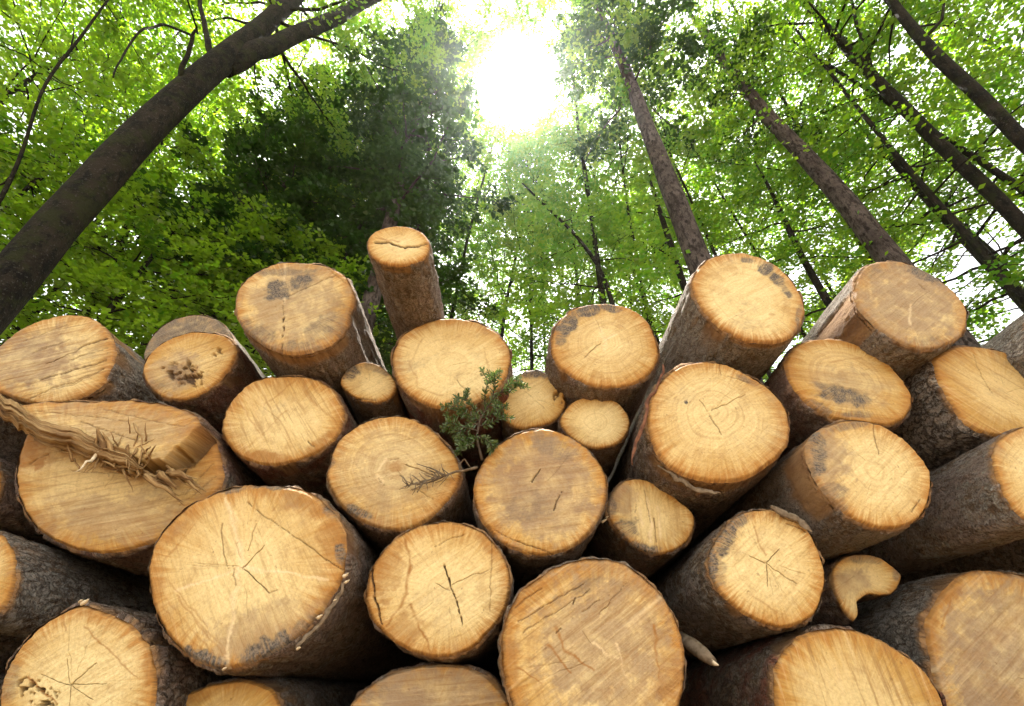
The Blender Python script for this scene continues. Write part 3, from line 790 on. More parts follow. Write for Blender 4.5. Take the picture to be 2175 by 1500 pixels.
# the pile goes on past both edges of the photo; the flanks of these close the gaps
for i, (X, Z, r, D) in enumerate([(1.80, .44, .19, 1.25), (1.66, .04, .19, 1.3), (2.08, .10, .20, 1.2), (2.2, .52, .20, 1.3), (1.62, -.14, .10, 1.4), (2.02, .78, .12, 1.3)]):
    LOGS[40 + i] = S(px_circle(X, Z, r, D), D, 'log stacked just outside the right edge of the photo', grp='logs beyond the right edge', c=(.5, .4, .3), b=(.4, .3, .5))
for i, (X, Z, r, D) in enumerate([(-1.64, .17, .19, 1.25), (-1.36, -.09, .13, 1.3), (-2.02, .36, .20, 1.2), (-2.06, .78, .20, 1.3), (-1.72, -.12, .11, 1.3)]):
    LOGS[50 + i] = S(px_circle(X, Z, r, D), D, 'log stacked just outside the left edge of the photo', grp='logs beyond the left edge', c=(.5, .4, .3), b=(.5, .3, .5))
ROOTS = {k: make_log(k, s) for k, s in LOGS.items()}


# ------------------------------------------------------------------ small pieces that belong to single logs
def splinter(a, b, w, bag, seed, flat=.45):
    """a torn strip of wood from a to b (world points)"""
    a, b = np.array(a), np.array(b)
    n = 6
    t = np.linspace(0, 1, n)[:, None]
    r_ = np.random.default_rng(seed)
    P = a + (b - a) * t + r_.normal(0, 1, (n, 3)) * np.linalg.norm(b - a) * .03 * (t * (1 - t) * 4)
    rad = w * (1 - t[:, 0] ** 1.6 * .9)
    V, F, bc = tube(P, rad, 5, .5, seed)
    bag.add(V, F, bc)


def part_of(k, name):
    return [c for c in ROOTS[k].children if c.name.split('.')[0] == name][0]


def ledge_of_splinters():
    root = ROOTS[9]
    loc = tuple(root.location)
    bag = Bag()
    r_ = np.random.default_rng(4)
    # the torn hinge, a long ragged beam from the left edge across the end
    line = [(-12, 842), (30, 880), (75, 915), (120, 932), (170, 955), (230, 985), (300, 1003), (345, 1012), (385, 1000)]
    P = np.array([on_wall(x, y, 1.185) for x, y in line])
    nrm_ = np.array([0, 0, 1.0])
    # the torn plank itself: a ragged solid slab, grain along its length
    top = np.array([(-24, 828), (15, 842), (45, 866), (75, 886), (130, 908), (185, 922), (245, 948), (305, 992)], float)
    bot = np.array([(-24, 878), (15, 900), (45, 918), (75, 936), (130, 953), (185, 970), (245, 994), (305, 1004)], float)
    nl, na = 90, 18
    s_ = np.linspace(0, 7, nl)
    tp = np.stack([np.interp(s_, range(8), top[:, i]) for i in (0, 1)], 1)
    bt_ = np.stack([np.interp(s_, range(8), bot[:, i]) for i in (0, 1)], 1)
    tp[:, 1] += (fbm(s_ * 1.1, 1., 2.) - .5) * 26 + (fbm(s_ * 4, 1., 2.) - .5) * 7
    bt_[:, 1] += (fbm(s_ * 1.1, 7., 2.) - .5) * 22 + (fbm(s_ * 5, 7., 2.) - .5) * 9
    vv, bb = [], []
    for side in (0, 1):
        for j in range(na):
            e = j / (na - 1)
            q_ = tp * (1 - e) + bt_ * e
            rough = (fbm(s_ * .35, e * 7., 3., 2) - .5) * .040 + (fbm(s_ * .6, e * 22., 3., 2) - .5) * .016
            th = .030 * math.sin(math.pi * (.08 + .84 * e)) * np.interp(s_, [0, 5, 7], [1.2, .8, .25])
            Dd = 1.150 + .02 * e + rough - th if side == 0 else 1.165 + .02 * e + th + 0 * s_
            vv.append(on_wall(q_[:, 0], q_[:, 1], Dd[:, None] if np.ndim(Dd) else Dd))
            bb.append(np.stack([np.full(nl, e * .08), np.full(nl, side * .05), s_ * .07], 1))
    VV = np.array(vv)
    idx = lambda j: j * nl + np.arange(nl)
    cols = list(range(na)) + [na + j for j in range(na - 1, -1, -1)]
    qs = [np.stack([idx(a_)[:-1], idx(b_)[:-1], idx(b_)[1:], idx(a_)[1:]], 1) for a_, b_ in zip(cols, cols[1:] + cols[:1])]
    caps = []
    for e in (0, nl - 1):
        for j in range(na - 1):
            c_ = [j * nl + e, (na + j) * nl + e, (na + j + 1) * nl + e, (j + 1) * nl + e]
            caps.append(c_ if e == 0 else c_[::-1])
    bag.add(VV.reshape(-1, 3), [np.vstack(qs), np.array(caps)], np.vstack(bb))
    for i in range(13, 17):
        t0 = abs(r_.normal(0, 1.0)) if i % 4 else r_.uniform(0, 6)
        t1 = min(8, t0 + (r_.uniform(2.2, 3.6) if i < 13 else r_.uniform(1.0, 2.4)))
        t0 = max(0, t0)
        t = np.linspace(t0, t1, 8)
        C = np.stack([np.interp(t, range(9), P[:, j]) for j in range(3)], 1)
        o = r_.normal(0, 1) * .014 * np.interp(t0, [0, 3, 8], [1.3, .9, .5])
        C += nrm_ * o + np.array([0, -1, 0]) * (r_.uniform(-.012, .03) - abs(o) * .6) + r_.normal(0, .0022 if i >= 13 else .0006, C.shape)
        wd = r_.uniform(.003, .0075) * np.interp(t0, [0, 4, 8], [1.2, .9, .5])
        if i < 13:                                          # broad torn planks at the left end
            wd = r_.uniform(.011, .017)
        V, F, bc = tube(C, wd * np.array([.8, 1, 1, 1, .95, .8, .55, .12]), 4, .5 if i >= 13 else .22, i)
        bag.add(V, F, bc)
    for i in range(22):
        t = r_.uniform(.35, .98)
        x, y = np.interp(t * 8, range(9), [p[0] for p in line]), np.interp(t * 8, range(9), [p[1] for p in line])
        L = r_.uniform(25, 95)
        ang = r_.normal(.38, .22)
        a = on_wall(x, y + r_.normal(0, 7), 1.175 + r_.uniform(-.012, .02))
        b = on_wall(x + L * math.cos(ang), y + L * math.sin(ang) + r_.normal(0, 5), 1.19 + r_.uniform(-.035, .04))
        splinter(a, b, r_.uniform(.003, .009), bag, 10 + i)
    for i in range(34):                                     # the brush of fibres in its middle
        x, y = r_.normal(262, 42), r_.normal(965, 18)
        a = on_wall(x, y, 1.17)
        b = on_wall(x + r_.normal(-6, 26), y + r_.choice([-1, 1], p=[.6, .4]) * r_.uniform(14, 52), 1.15 + r_.uniform(-.02, .03))
        splinter(a, b, r_.uniform(.0015, .005), bag, 200 + i)
    for (x1, y1, x2, y2, w) in [(225, 975, 205, 905, .012), (240, 970, 218, 918, .008), (285, 900, 318, 978, .004), (200, 960, 212, 910, .006)]:
        splinter(on_wall(x1, y1, 1.16), on_wall(x2, y2, 1.13), w, bag, 300 + x1)
    o = bag.link('splintered_ridge', M_SPLINT, part_of(9, 'cut_end'), loc)
    o['label'] = 'torn ridge of frayed brown splinters'
    b2 = Bag()
    splinter(on_wall(216, 958, 1.15), on_wall(160, 1003, 1.10), .0055, b2, 77)
    o = b2.link('splinter', M_PALE, part_of(9, 'cut_end'), loc)
    o['label'] = 'white sharp splinter pointing down left'


ledge_of_splinters()


def bark_strip(k, pts, D, w, mat, label, seed):
    """a loose curling strip of bark along photo points"""
    root = ROOTS[k]
    P = np.array([on_wall(x, y, D) for x, y in pts])
    n = 26
    t = np.linspace(0, len(P) - 1, n)
    C = np.stack([np.interp(t, range(len(P)), P[:, i]) for i in range(3)], 1)
    C += (np.stack([fbm(t * 1.7, seed + i * 9., 0.) for i in range(3)], 1) - .5) * .02
    ww = w * np.sin(np.linspace(.25, math.pi - .15, n)) ** .6 * (1 + (fbm(t * 4., seed, 3.) - .5))
    V, F, bc = tube(C, ww, 8, .55, seed, True, 30.)
    c = np.repeat(C, 8, 0)
    V[:n * 8] = c + (V[:n * 8] - c) * (1, .45, 1)
    bag = Bag()
    bag.add(V, F, bc)
    o = bag.link('bark_strip', mat, part_of(k, 'bark'), tuple(root.location))
    o['label'] = label


bark_strip(20, [(1412, 775), (1398, 800), (1385, 840), (1368, 890), (1352, 940), (1345, 985)], 1.152, .006, M_REDBARK, 'reddish strip of bark peeling off', 2)
bark_strip(20, [(1400, 985), (1440, 1022), (1490, 1042), (1530, 1052)], 1.17, .007, M_STICK, 'loose bark flap below the end', 5)
bark_strip(23, [(1640, 1082), (1690, 1100), (1722, 1130)], 1.135, .010, M_STICK, 'chip of bark lifting from the upper rim', 8)
bark_strip(10, [(733, 1232), (720, 1268), (690, 1310), (660, 1350), (630, 1378)], 1.112, .006, M_STICK, 'torn fringe of bark at the lower right rim', 12)


def chips():
    for k, spots, D in ((10, [(735, 1222, 7), (738, 1236, 6), (680, 1311, 7), (712, 1275, 4), (478, 1421, 5), (635, 1378, 5)], 1.085), (24, [(1284, 1107, 7), (1290, 1099, 4)], 1.262), (32, [(182, 1279, 9), (172, 1277, 5)], 1.085)):
        for i, (x, y, s) in enumerate(spots):
            bag = Bag()
            a = on_wall(x - s * .7, y + s * .3, D)
            b = on_wall(x + s * .8, y - s * .7, D - .012)
            splinter(a, b, s * .00062, bag, 900 + int(x))
            o = bag.link('splinter', M_PALE, part_of(k, 'cut_end'), tuple(ROOTS[k].location))


chips()


# ------------------------------------------------------------------ loose things on the pile
def needles_along(P, Rn, bag, rs, n, ln, w):
    """flat short needles both sides of a twig, as slim folded blades"""
    t = rs.uniform(0.08, 1, n) * (len(P) - 1)
    c = np.stack([np.interp(t, range(len(P)), P[:, i]) for i in range(3)], 1)
    i0 = np.clip(t.astype(int), 0, len(P) - 2)
    T = P[i0 + 1] - P[i0]
    T /= np.linalg.norm(T, axis=1)[:, None]
    S_ = rs.normal(0, 1, (n, 3))
    S_ -= T * (S_ * T).sum(1)[:, None]
    S_ /= np.linalg.norm(S_, axis=1)[:, None]
    d = S_ * .85 + T * .55
    d /= np.linalg.norm(d, axis=1)[:, None]
    q = np.cross(d, rs.normal(0, 1, (n, 3)))
    q /= np.linalg.norm(q, axis=1)[:, None]
    L = ln * rs.uniform(.7, 1.15, n)[:, None]
    V = np.stack([c - q * w * .6, c + q * w * .6, c + d * L * .7 + q * w, c + d * L, c + d * L * .7 - q * w], 1).reshape(-1, 3)
    b = np.arange(n) * 5
    bag.add(V, [np.stack([b, b + 1, b + 2, b + 4], 1), np.stack([b + 4, b + 2, b + 3], 1)])
    return np.repeat(rs.random(n), 5)


def fir_sprig():
    rs = np.random.default_rng(21)
    root = thing('fir_sprig', 'green fir sprig standing up in front of the smooth pale log end', 'sprig', tuple(on_wall(1022, 975, 1.15)))
    loc = tuple(root.location)
    stem, leaf, lv = Bag(), Bag(), []
    def twig(pts, r0, depth0, depth1):
        D = np.linspace(depth0, depth1, len(pts))
        P = np.array([on_wall(x, y, d) for (x, y), d in zip(pts, D)])
        t = np.linspace(0, len(P) - 1, 14)
        C = np.stack([np.interp(t, range(len(P)), P[:, i]) for i in range(3)], 1)
        V, F, bc = tube(C, np.linspace(r0, r0 * .4, 14), 6, .3, 2)
        stem.add(V, F, bc)
        return C
    main = [(1024, 978), (1012, 930), (1020, 890), (1045, 850), (1075, 822), (1104, 795)]
    C = twig(main, .0042, 1.16, 1.13)
    lv.append(needles_along(C[5:], None, leaf, rs, 110, .020, .0015))
    tw = [[(1015, 905), (985, 880), (958, 856)], [(1014, 915), (975, 905), (948, 897)], [(1016, 900), (990, 905), (962, 925)], [(1022, 888), (1000, 860), (985, 838)],
          [(1030, 872), (1030, 835), (1040, 800)], [(1045, 850), (1052, 815), (1050, 792)], [(1060, 835), (1085, 830), (1108, 812)], [(1014, 920), (1002, 945), (975, 948)],
          [(1018, 905), (1045, 900), (1070, 880)], [(1014, 925), (1035, 935), (1046, 950)], [(1020, 890), (1045, 880), (1062, 858)], [(1012, 935), (995, 930), (982, 940)], [(1020, 895), (1005, 885), (975, 872)]]
    for i, p in enumerate(tw):
        c = twig(p, .0022, 1.15, rs.uniform(1.09, 1.16))
        lv.append(needles_along(c, None, leaf, rs, 84, .018, .0017))
        for s in (-1, 1):
            e = rs.uniform(.4, .7)
            m = np.array(p[1]) * (1 - e) + np.array(p[2]) * e
            dv = np.array(p[2]) - np.array(p[1])
            q = m + .6 * dv + s * .55 * np.array([-dv[1], dv[0]])
            c2 = twig([tuple(m), tuple((m + q) / 2 + rs.normal(0, 2, 2)), tuple(q)], .0014, 1.13, rs.uniform(1.09, 1.15))
            lv.append(needles_along(c2, None, leaf, rs, 46, .016, .0016))
    stem.link('stem', M_TWIG, root, loc)
    leaf.link('needles', M_FIR, root, loc, False, dict(lv=np.concatenate(lv)))


fir_sprig()


def dry_twig():
    rs = np.random.default_rng(8)
    root = thing('dry_twig', 'bare brown twig with fine brushy side shoots lying across the log end with the knot', 'twig', tuple(on_wall(1008, 990, 1.16)))
    bag = Bag()
    def t_(pts, r0, d0, d1):
        D = np.linspace(d0, d1, len(pts))
        P = np.array([on_wall(x, y, d) for (x, y), d in zip(pts, D)])
        P[1:-1] += rs.normal(0, .003, P[1:-1].shape)
        V, F, bc = tube(P, np.linspace(r0, r0 * .45, len(P)), 5, .4, 4)
        bag.add(V, F, bc)
    t_([(1014, 992), (990, 998), (970, 1003), (945, 1012), (915, 1022), (885, 1030)], .0042, 1.175, 1.178)
    t_([(978, 1000), (972, 985), (985, 978), (998, 992)], .003, 1.17, 1.165)
    for i in range(44):
        x = rs.uniform(862, 960)
        y = np.interp(x, [870, 975], [1030, 1002])
        dx, dy = rs.normal(-14, 12), rs.choice([-1, 1]) * rs.uniform(5, 26)
        t_([(x, y), (x + dx * .5, y + dy * .6), (x + dx, y + dy)], rs.uniform(.0009, .0022), 1.176, 1.172)
    for (x, y, x2, y2) in [(945, 1010, 885, 985), (930, 1014, 905, 995)]:
        t_([(x, y), ((x + x2) / 2 + 3, (y + y2) / 2 - 2), (x2, y2)], .0024, 1.178, 1.176)
    bag.link('stem', M_STICK, root, tuple(root.location))


dry_twig()


def loose_stick():
    root = thing('stick', 'short pale stick poking out of the dark gap right of the large tan log', 'stick', tuple(on_wall(1450, 1360, 1.25)))
    bag = Bag()
    P = np.array([on_wall(1440, 1352, 1.30), on_wall(1470, 1372, 1.24), on_wall(1495, 1392, 1.2), on_wall(1516, 1408, 1.18)])
    V, F, bc = tube(P, [.012, .015, .014, .008], 9, .35, 6)
    bag.add(V, F, bc)
    bag.link('shaft', M_STICK, root, tuple(root.location))
    b2 = Bag()
    P = np.array([on_wall(1512, 1405, 1.182), on_wall(1519, 1410, 1.176), on_wall(1526, 1413, 1.172)])
    V, F, bc = tube(P, [.006, .005, .002], 6, .5, 7)
    b2.add(V, F, bc)
    b2.link('broken_tip', M_PALE, root, tuple(root.location))


loose_stick()


# ------------------------------------------------------------------ the wood behind the pile
SUN_D = pdir(1100, 185)
SUN_D = SUN_D / np.linalg.norm(SUN_D)
GAP_IN, GAP_OUT = 3.5, 5.6          # degrees: the opening in the canopy that lets the sun through


def in_gap(C, rs):
    """True where a leaf stands in the canopy's opening towards the sun"""
    d = C - CAM
    d = d / np.linalg.norm(d, axis=1)[:, None]
    a = np.degrees(np.arccos(np.clip(d @ SUN_D, -1, 1)))
    az = np.arctan2(d[:, 0] - SUN_D[0], d[:, 1] - SUN_D[1])
    edge = GAP_IN + 2.2 * (fbm(np.cos(az) * 1.3 + 4, np.sin(az) * 1.3, 2.) - .42)
    p = 1 - sstep(edge, edge + GAP_OUT - GAP_IN, a) * .999
    return rs.random(len(C)) < p * (a < 14)


def in_clearing(C, rs):
    """the open space round the pile, free of leaves, wider on its left side"""
    az = np.degrees(np.arctan2(C[:, 0], C[:, 1]))
    R = np.hypot(C[:, 0], C[:, 1])
    lim = np.interp(az, [-180, -80, -30, -20, 25, 40, 90, 180], [9, 8.0, 7.6, 6.2, 6.2, 9.3, 9.4, 9]) + (fbm(C[:, 0] * .5, C[:, 1] * .5, C[:, 2] * .5) - .5) * 2.0
    return (R < lim) & (C[:, 2] < np.interp(az, [-50, -25, 25, 50], [13.5, 10, 10, 14.0])) & ((rs.random(len(C)) > .08) | (az < 0))


def leaf_mesh(sprays, rs, per, leaf, flat=.35):
    """sprays: (n, 8) x y z, dir xyz, length, light; returns V, lv"""
    n = len(sprays)
    c, d, L, lt = sprays[:, None, 0:3], sprays[:, None, 3:6], sprays[:, None, 6], sprays[:, None, 7]
    t = rs.random((n, per)) ** .85
    side = rs.choice([-1.0, 1.0], (n, per))
    up = np.array([0, 0, 1.0])
    lat = np.cross(d, up)
    lat /= np.linalg.norm(lat, axis=2, keepdims=True) + 1e-6
    off = side * rs.random((n, per)) * .36 * L * (1.05 - t)
    P = c + d * (t * L)[..., None] + lat * off[..., None] + rs.normal(0, .035, (n, per, 3)) + up * (-(t * L) ** 2 * .12)[..., None]
    dd = d * .75 + lat * (side * .75)[..., None] + rs.normal(0, .28, (n, per, 3))
    dd /= np.linalg.norm(dd, axis=2, keepdims=True)
    nn = up + rs.normal(0, flat, (n, per, 3))
    q = np.cross(nn, dd)
    q /= np.linalg.norm(q, axis=2, keepdims=True)
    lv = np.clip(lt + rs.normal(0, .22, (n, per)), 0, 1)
    P, dd, q, lv = P.reshape(-1, 3), dd.reshape(-1, 3), q.reshape(-1, 3), lv.ravel()
    ok = ~in_gap(P, rs) & ~in_clearing(P, rs)
    P, dd, q, lv = P[ok], dd[ok], q[ok], lv[ok]
    l = leaf * rs.uniform(.7, 1.2, len(P))[:, None]
    w = l * .34
    V = np.stack([P, P + dd * l * .45 + q * w, P + dd * l, P + dd * l * .45 - q * w], 1).reshape(-1, 3)
    return V, np.repeat(lv, 4)


def quads(V):
    return [np.arange(len(V)).reshape(-1, 4)]


def gz(x, y):
    """the wooded slope rises behind the pile"""
    r = np.hypot(x, y)
    return (6.5 * sstep(6.5, 30, r) + 8 * sstep(25, 90, r)) * sstep(-.35, .25, y / (r + .01))


def axis_at(P, z):
    return np.stack([np.interp(z, P[:, 2], P[:, 0]), np.interp(z, P[:, 2], P[:, 1]), z], -1)


def build_tree(name, label, axis, rad, kind, rs, group=None, z0=5.0, z1=20.0, crown=3.2, limbs=34, per=24, leaf=.10, mats=None,
               extra=(), seed=0, light=.5, sides=14, sprays=15, spread=1.0, rise=.35):
    axis, rad = np.array(axis, float), np.array(rad, float)
    # densify the stem
    s = np.concatenate([[0], np.cumsum(np.linalg.norm(np.diff(axis, axis=0), axis=1))])
    n = int(max(24, s[-1] / .28))
    ss = np.linspace(0, s[-1], n)
    A = np.stack([np.interp(ss, s, axis[:, i]) for i in range(3)], 1)
    for _ in range(6):                                           # round the corners
        A[1:-1] = (A[:-2] + 2 * A[1:-1] + A[2:]) / 4
    Rr = np.interp(ss, s, rad)
    wob = (np.stack([fbm(ss * .35, seed * 3.1, 1.), fbm(ss * .35, seed * 3.1, 9.), ss * 0 + .5], 1) - .5) * (np.minimum(.25, Rr * 1.1) * (.25 if sides > 9 else 1))[:, None]
    A = A + wob
    g0 = float(gz(A[0, 0], A[0, 1]))
    zz = A[:, 2].copy()
    A[:, 2] = np.where(zz < g0 + 1.5, g0 - .06 + (zz - zz[0]) * (1.56 + zz[0] * 0) / max(.1, g0 + 1.5 - zz[0]), zz)
    Rr = Rr * (1 + .55 * np.exp(-(A[:, 2] - g0) / .35))
    root = thing(name, label, 'tree', (A[0, 0], A[0, 1], g0), group)
    loc = tuple(root.location)
    mb, ml = mats
    bag = Bag()
    V, F, bc = tube(A, Rr, sides, .09 if kind == 'beech' else .06, seed, True, 1.6)
    bag.add(V, F, bc)
    for (P, r) in extra:                                          # forks and limbs traced one by one
        P = np.array(P, float)
        t = np.linspace(0, len(P) - 1, 22)
        C = np.stack([np.interp(t, range(len(P)), P[:, i]) for i in range(3)], 1)
        C[1:-1] = (C[:-2] + 2 * C[1:-1] + C[2:]) / 4
        C += (np.stack([fbm(t * 1.9, seed + 3. * i, 2.) for i in range(3)], 1) - .5) * .10 * min(1, r[0] * 12)
        V, F, bc = tube(C, np.interp(t, range(len(P)), r), 8, .12, seed + 3, True, 2.)
        one = Bag()
        one.add(V, F, bc)
        one.link('branch', mb, root, loc)
    if limbs:
        S_ = []
        for i in range(limbs):
            f = (i + rs.random()) / limbs
            z = z0 + (z1 - z0) * f
            if z > A[-1, 2] - .2:
                continue
            p0 = axis_at(A, np.array(z))
            r0 = float(np.interp(z, A[:, 2], Rr))
            az = i * 2.4 + rs.normal(0, .35)
            if kind == 'beech':
                prof = crown * (math.sin(math.pi * min(1, .16 + f * .84)) ** .6) * rs.uniform(.65, 1.15)
                rz = rise * rs.uniform(.3, 1.3)
            else:
                prof = crown * (1.05 - f) * rs.uniform(.75, 1.15)
                rz = -.18 * rs.uniform(.4, 1.4)
            h = np.array([math.cos(az), math.sin(az), 0])
            t = np.linspace(0, 1, 9)
            sag = (-.10 if kind == 'beech' else .14) * prof
            bend = np.cross(h, (0, 0, 1.)) * rs.normal(0, .16) * prof
            C = p0 + h * (t * prof)[:, None] + np.array([0, 0, 1.]) * (rz * prof * t + sag * t * t)[:, None] + bend * (t * t)[:, None]
            C[1:] += rs.normal(0, .035 * prof / 3, (8, 3))
            rl = min(r0 * .42, .012 + .011 * prof) * (1 - t * .85)
            g = in_gap(C[-3:], rs).sum() + 3 * in_clearing(C[-4:], rs).any()
            if g < 2:
                V, F, bc = tube(C, rl, 5, 0, i, False)
                bag.add(V, F, bc)
            m = int(sprays * (prof / crown) * 1.1) + 3
            tt = rs.uniform(.22 if kind == 'beech' else .12, 1.03, m)
            c = np.stack([np.interp(tt, t, C[:, j]) for j in range(3)], 1)
            sd = rs.choice([-1., 1.], m) * rs.uniform(.2, 1.15, m)
            latv = np.cross(h, (0, 0, 1.))
            d = h[None] * np.cos(sd)[:, None] + latv[None] * np.sin(sd)[:, None]
            d[:, 2] += rs.normal(-.05 if kind == 'beech' else -.25, .16, m)
            d /= np.linalg.norm(d, axis=1)[:, None]
            Ls = rs.uniform(.45, 1.05, m) * spread * (1.2 - .5 * tt)
            c += rs.normal(0, .12 * spread, (m, 3)) * (1, 1, .6)
            # twigs that carry the sprays
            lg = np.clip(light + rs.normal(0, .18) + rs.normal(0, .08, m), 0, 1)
            S_.append(np.concatenate([c, d, Ls[:, None], lg[:, None]], 1))
            for j in range(0, m, 3):
                if g < 1 and not in_clearing(c[j][None], rs)[0]:
                    q = np.array([c[j], c[j] + d[j] * Ls[j] * .5, c[j] + d[j] * Ls[j] * .95 - (0, 0, .05)])
                    V, F, bc = tube(q, [.008, .005, .002], 3, 0, j, False)
                    bag.add(V, F, bc)
        S_ = np.vstack(S_)
        V, lv = leaf_mesh(S_, rs, per, leaf, .38 if kind == 'beech' else .55)
        if len(V):
            link_mesh('crown', V, quads(V), ml, root, False, dict(lv=lv), loc)
    bag.link('trunk', mb, root, loc)
    return root


def trace(px, depth, top=None):
    """stem through photo points (x, y, width) on a plumb plane at the distance given for its first point"""
    px = np.array(px, float)
    D = pdir(px[:, 0], px[:, 1])
    h = D[0, :2] / np.linalg.norm(D[0, :2])
    Rh = depth * np.linalg.norm(D[0, :2])
    t = Rh / (D[:, :2] @ h)
    P = CAM + D * t[:, None]
    r = .90 * px[:, 2] / 2 / FPX * t / np.linalg.norm(D, axis=1) ** .8
    return P, r, h, Rh


def at_plane(pts, h, Rh, push=0.0):
    pts = np.array(pts, float)
    D = pdir(pts[:, 0], pts[:, 1])
    t = (Rh + push * np.linspace(0, 1, len(pts))) / (D[:, :2] @ h)
    return CAM + D * t[:, None], t


def traced_tree(name, label, px, depth, kind, top, extra_px=(), **kw):
    P, r, h, Rh = trace(px, depth)
    lean = (P[1, :2] - P[0, :2]) / max(.5, P[1, 2] - P[0, 2])
    base = np.append(P[0, :2] - lean * P[0, 2] * .35, 0)
    A = np.vstack([base, P])
    R = np.concatenate([[r[0] * 1.12], r])
    if top > A[-1, 2]:
        d = A[-1] - A[-2]
        d = d / np.linalg.norm(d) * .4 + (0, 0, .6)
        A = np.vstack([A, A[-1] + d / d[2] * (top - A[-1, 2])])
        R = np.append(R, .02)
    ex = []
    for (pts, w0, w1, push) in extra_px:
        Q, t = at_plane(pts, h, Rh, push)
        ex.append((Q, np.linspace(w0, w1, len(Q)) / 2 / FPX * t))
    keep = np.concatenate([[True], np.diff(A[:, 2]) > .02])
    return build_tree(name, label, A[keep], R[keep], kind, np.random.default_rng(kw.pop('rng', 1)), extra=ex, **kw)


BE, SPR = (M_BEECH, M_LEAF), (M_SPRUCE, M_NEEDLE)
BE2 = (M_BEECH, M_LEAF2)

traced_tree('beech_tree', 'thick dark beech trunk slanting in from the left, forked near its top',
            [(25, 600, 128), (120, 478, 112), (270, 318, 96), (400, 190, 78), (488, 112, 64), (560, 55, 52), (630, -12, 44)], 5.0, 'beech', 17.0,
            [([(476, 138), (540, 112), (600, 88), (700, 45), (800, -8), (870, -50)], 42, 20, -.6),
             ([(448, 140), (446, 100), (432, 45), (424, -10)], 15, 7, .5), ([(384, 215), (388, 150), (408, 85), (416, 62)], 13, 5, -.4),
             ([(412, 75), (350, 52), (300, 62), (262, 115), (240, 165)], 6, 3, -.5), ([(420, 70), (412, 40), (398, 0)], 5, 3, -.5)],
            z0=11.5, z1=16.5, crown=3.4, limbs=18, mats=BE, seed=1, sides=26, rng=101)
traced_tree('spruce_tree', 'slim purplish spruce trunk rising behind the slim protruding log',
            [(782, 660, 44), (808, 560, 38), (832, 465, 33), (856, 350, 27), (890, 200, 18), (915, 100, 11), (935, 0, 7)], 9.5, 'spruce', 27.0,
            z0=9.5, z1=26.5, crown=3.3, limbs=70, mats=SPR, seed=2, rng=102, per=28, leaf=.14, sprays=14, spread=.9, light=.6)
traced_tree('spruce_tree', 'tall reddish brown spruce trunk right of the sun, behind the log with the mould strip',
            [(1490, 575, 62), (1440, 440, 52), (1370, 260, 39), (1322, 130, 29), (1285, 50, 20), (1255, -15, 13)], 8.2, 'spruce', 27.0,
            z0=14, z1=26.5, crown=2.8, limbs=34, mats=SPR, seed=3, rng=103, per=26, leaf=.14, sprays=12, spread=.9, sides=20, light=.6)
traced_tree('spruce_tree', 'tall grey brown spruce trunk rising behind the greyish tan log at the right',
            [(1885, 545, 66), (1800, 430, 54), (1700, 320, 43), (1615, 230, 35), (1540, 130, 27), (1490, 60, 20)], 8.6, 'spruce', 24.0,
            z0=13, z1=23, crown=2.0, limbs=24, mats=SPR, seed=4, rng=104, per=20, leaf=.13, sprays=8, spread=.8, sides=18)
traced_tree('beech_tree', 'grey beech trunk slanting across the upper right, one thin dark branch at its bend',
            [(2185, 495, 44), (2100, 402, 41), (1990, 300, 37), (1880, 190, 32), (1785, 90, 25), (1715, 10, 17)], 7.6, 'beech', 22.0,
            [([(1852, 160), (1840, 110), (1822, 60), (1806, -5)], 10, 5, .4), ([(1990, 300), (2040, 330), (2090, 395)], 5, 3, .8)],
            z0=12, z1=20, crown=3.4, limbs=18, mats=BE, seed=5, rng=105)
traced_tree('beech_tree', 'grey beech trunk cutting the top right corner with a crooked side branch',
            [(2190, 322, 44), (2090, 210, 40), (1990, 122, 36), (1925, 45, 29), (1885, -10, 24)], 7.2, 'beech', 21.0,
            [([(1962, 82), (1985, 60), (2000, 42), (2004, 12), (1995, -10)], 8, 4, .3)],
            z0=11.5, z1=19, crown=3.4, limbs=18, mats=BE, seed=6, rng=106)
traced_tree('beech_tree', 'dark mossy beech trunk with upturned side branches, below the slanting grey trunk',
            [(2190, 655, 46), (2120, 575, 42), (2060, 515, 38), (1990, 440, 30), (1930, 380, 22), (1850, 290, 12)], 8.4, 'beech', 14.0,
            [([(2045, 500), (2060, 455), (2090, 430)], 8, 4, .5), ([(2010, 462), (2012, 420), (2030, 390)], 7, 4, .5), ([(2110, 565), (2150, 520), (2178, 500)], 9, 5, .4)],
            z0=7, z1=13, crown=2.8, limbs=16, mats=BE, seed=7, rng=107)
traced_tree('young_beech_tree', 'thin reddish stem left of the tall reddish brown spruce trunk',
            [(1440, 570, 17), (1418, 500, 15), (1398, 440, 11), (1380, 380, 6)], 10.5, 'beech', 13.0, z0=7, z1=12.5, crown=2.0, limbs=14, mats=BE2, seed=8, rng=108)
traced_tree('young_beech_tree', 'dark slender stem between the two tall spruce trunks on the right',
            [(1745, 620, 20), (1700, 540, 17), (1660, 455, 13), (1630, 390, 8)], 10.0, 'beech', 13.0, z0=6.5, z1=12.5, crown=2.4, limbs=16, mats=BE, seed=9, rng=109)
traced_tree('young_beech_tree', 'thin bowed sapling below the sun, standing behind the log with black mould',
            [(1300, 640, 12), (1280, 575, 10), (1225, 500, 8), (1150, 430, 6), (1110, 390, 4)], 9.0, 'beech', 11.5, [([(1268, 560), (1262, 500), (1250, 440)], 5, 3, .5)],
            z0=5.5, z1=10.5, crown=2.2, limbs=16, mats=BE2, seed=10, rng=110)
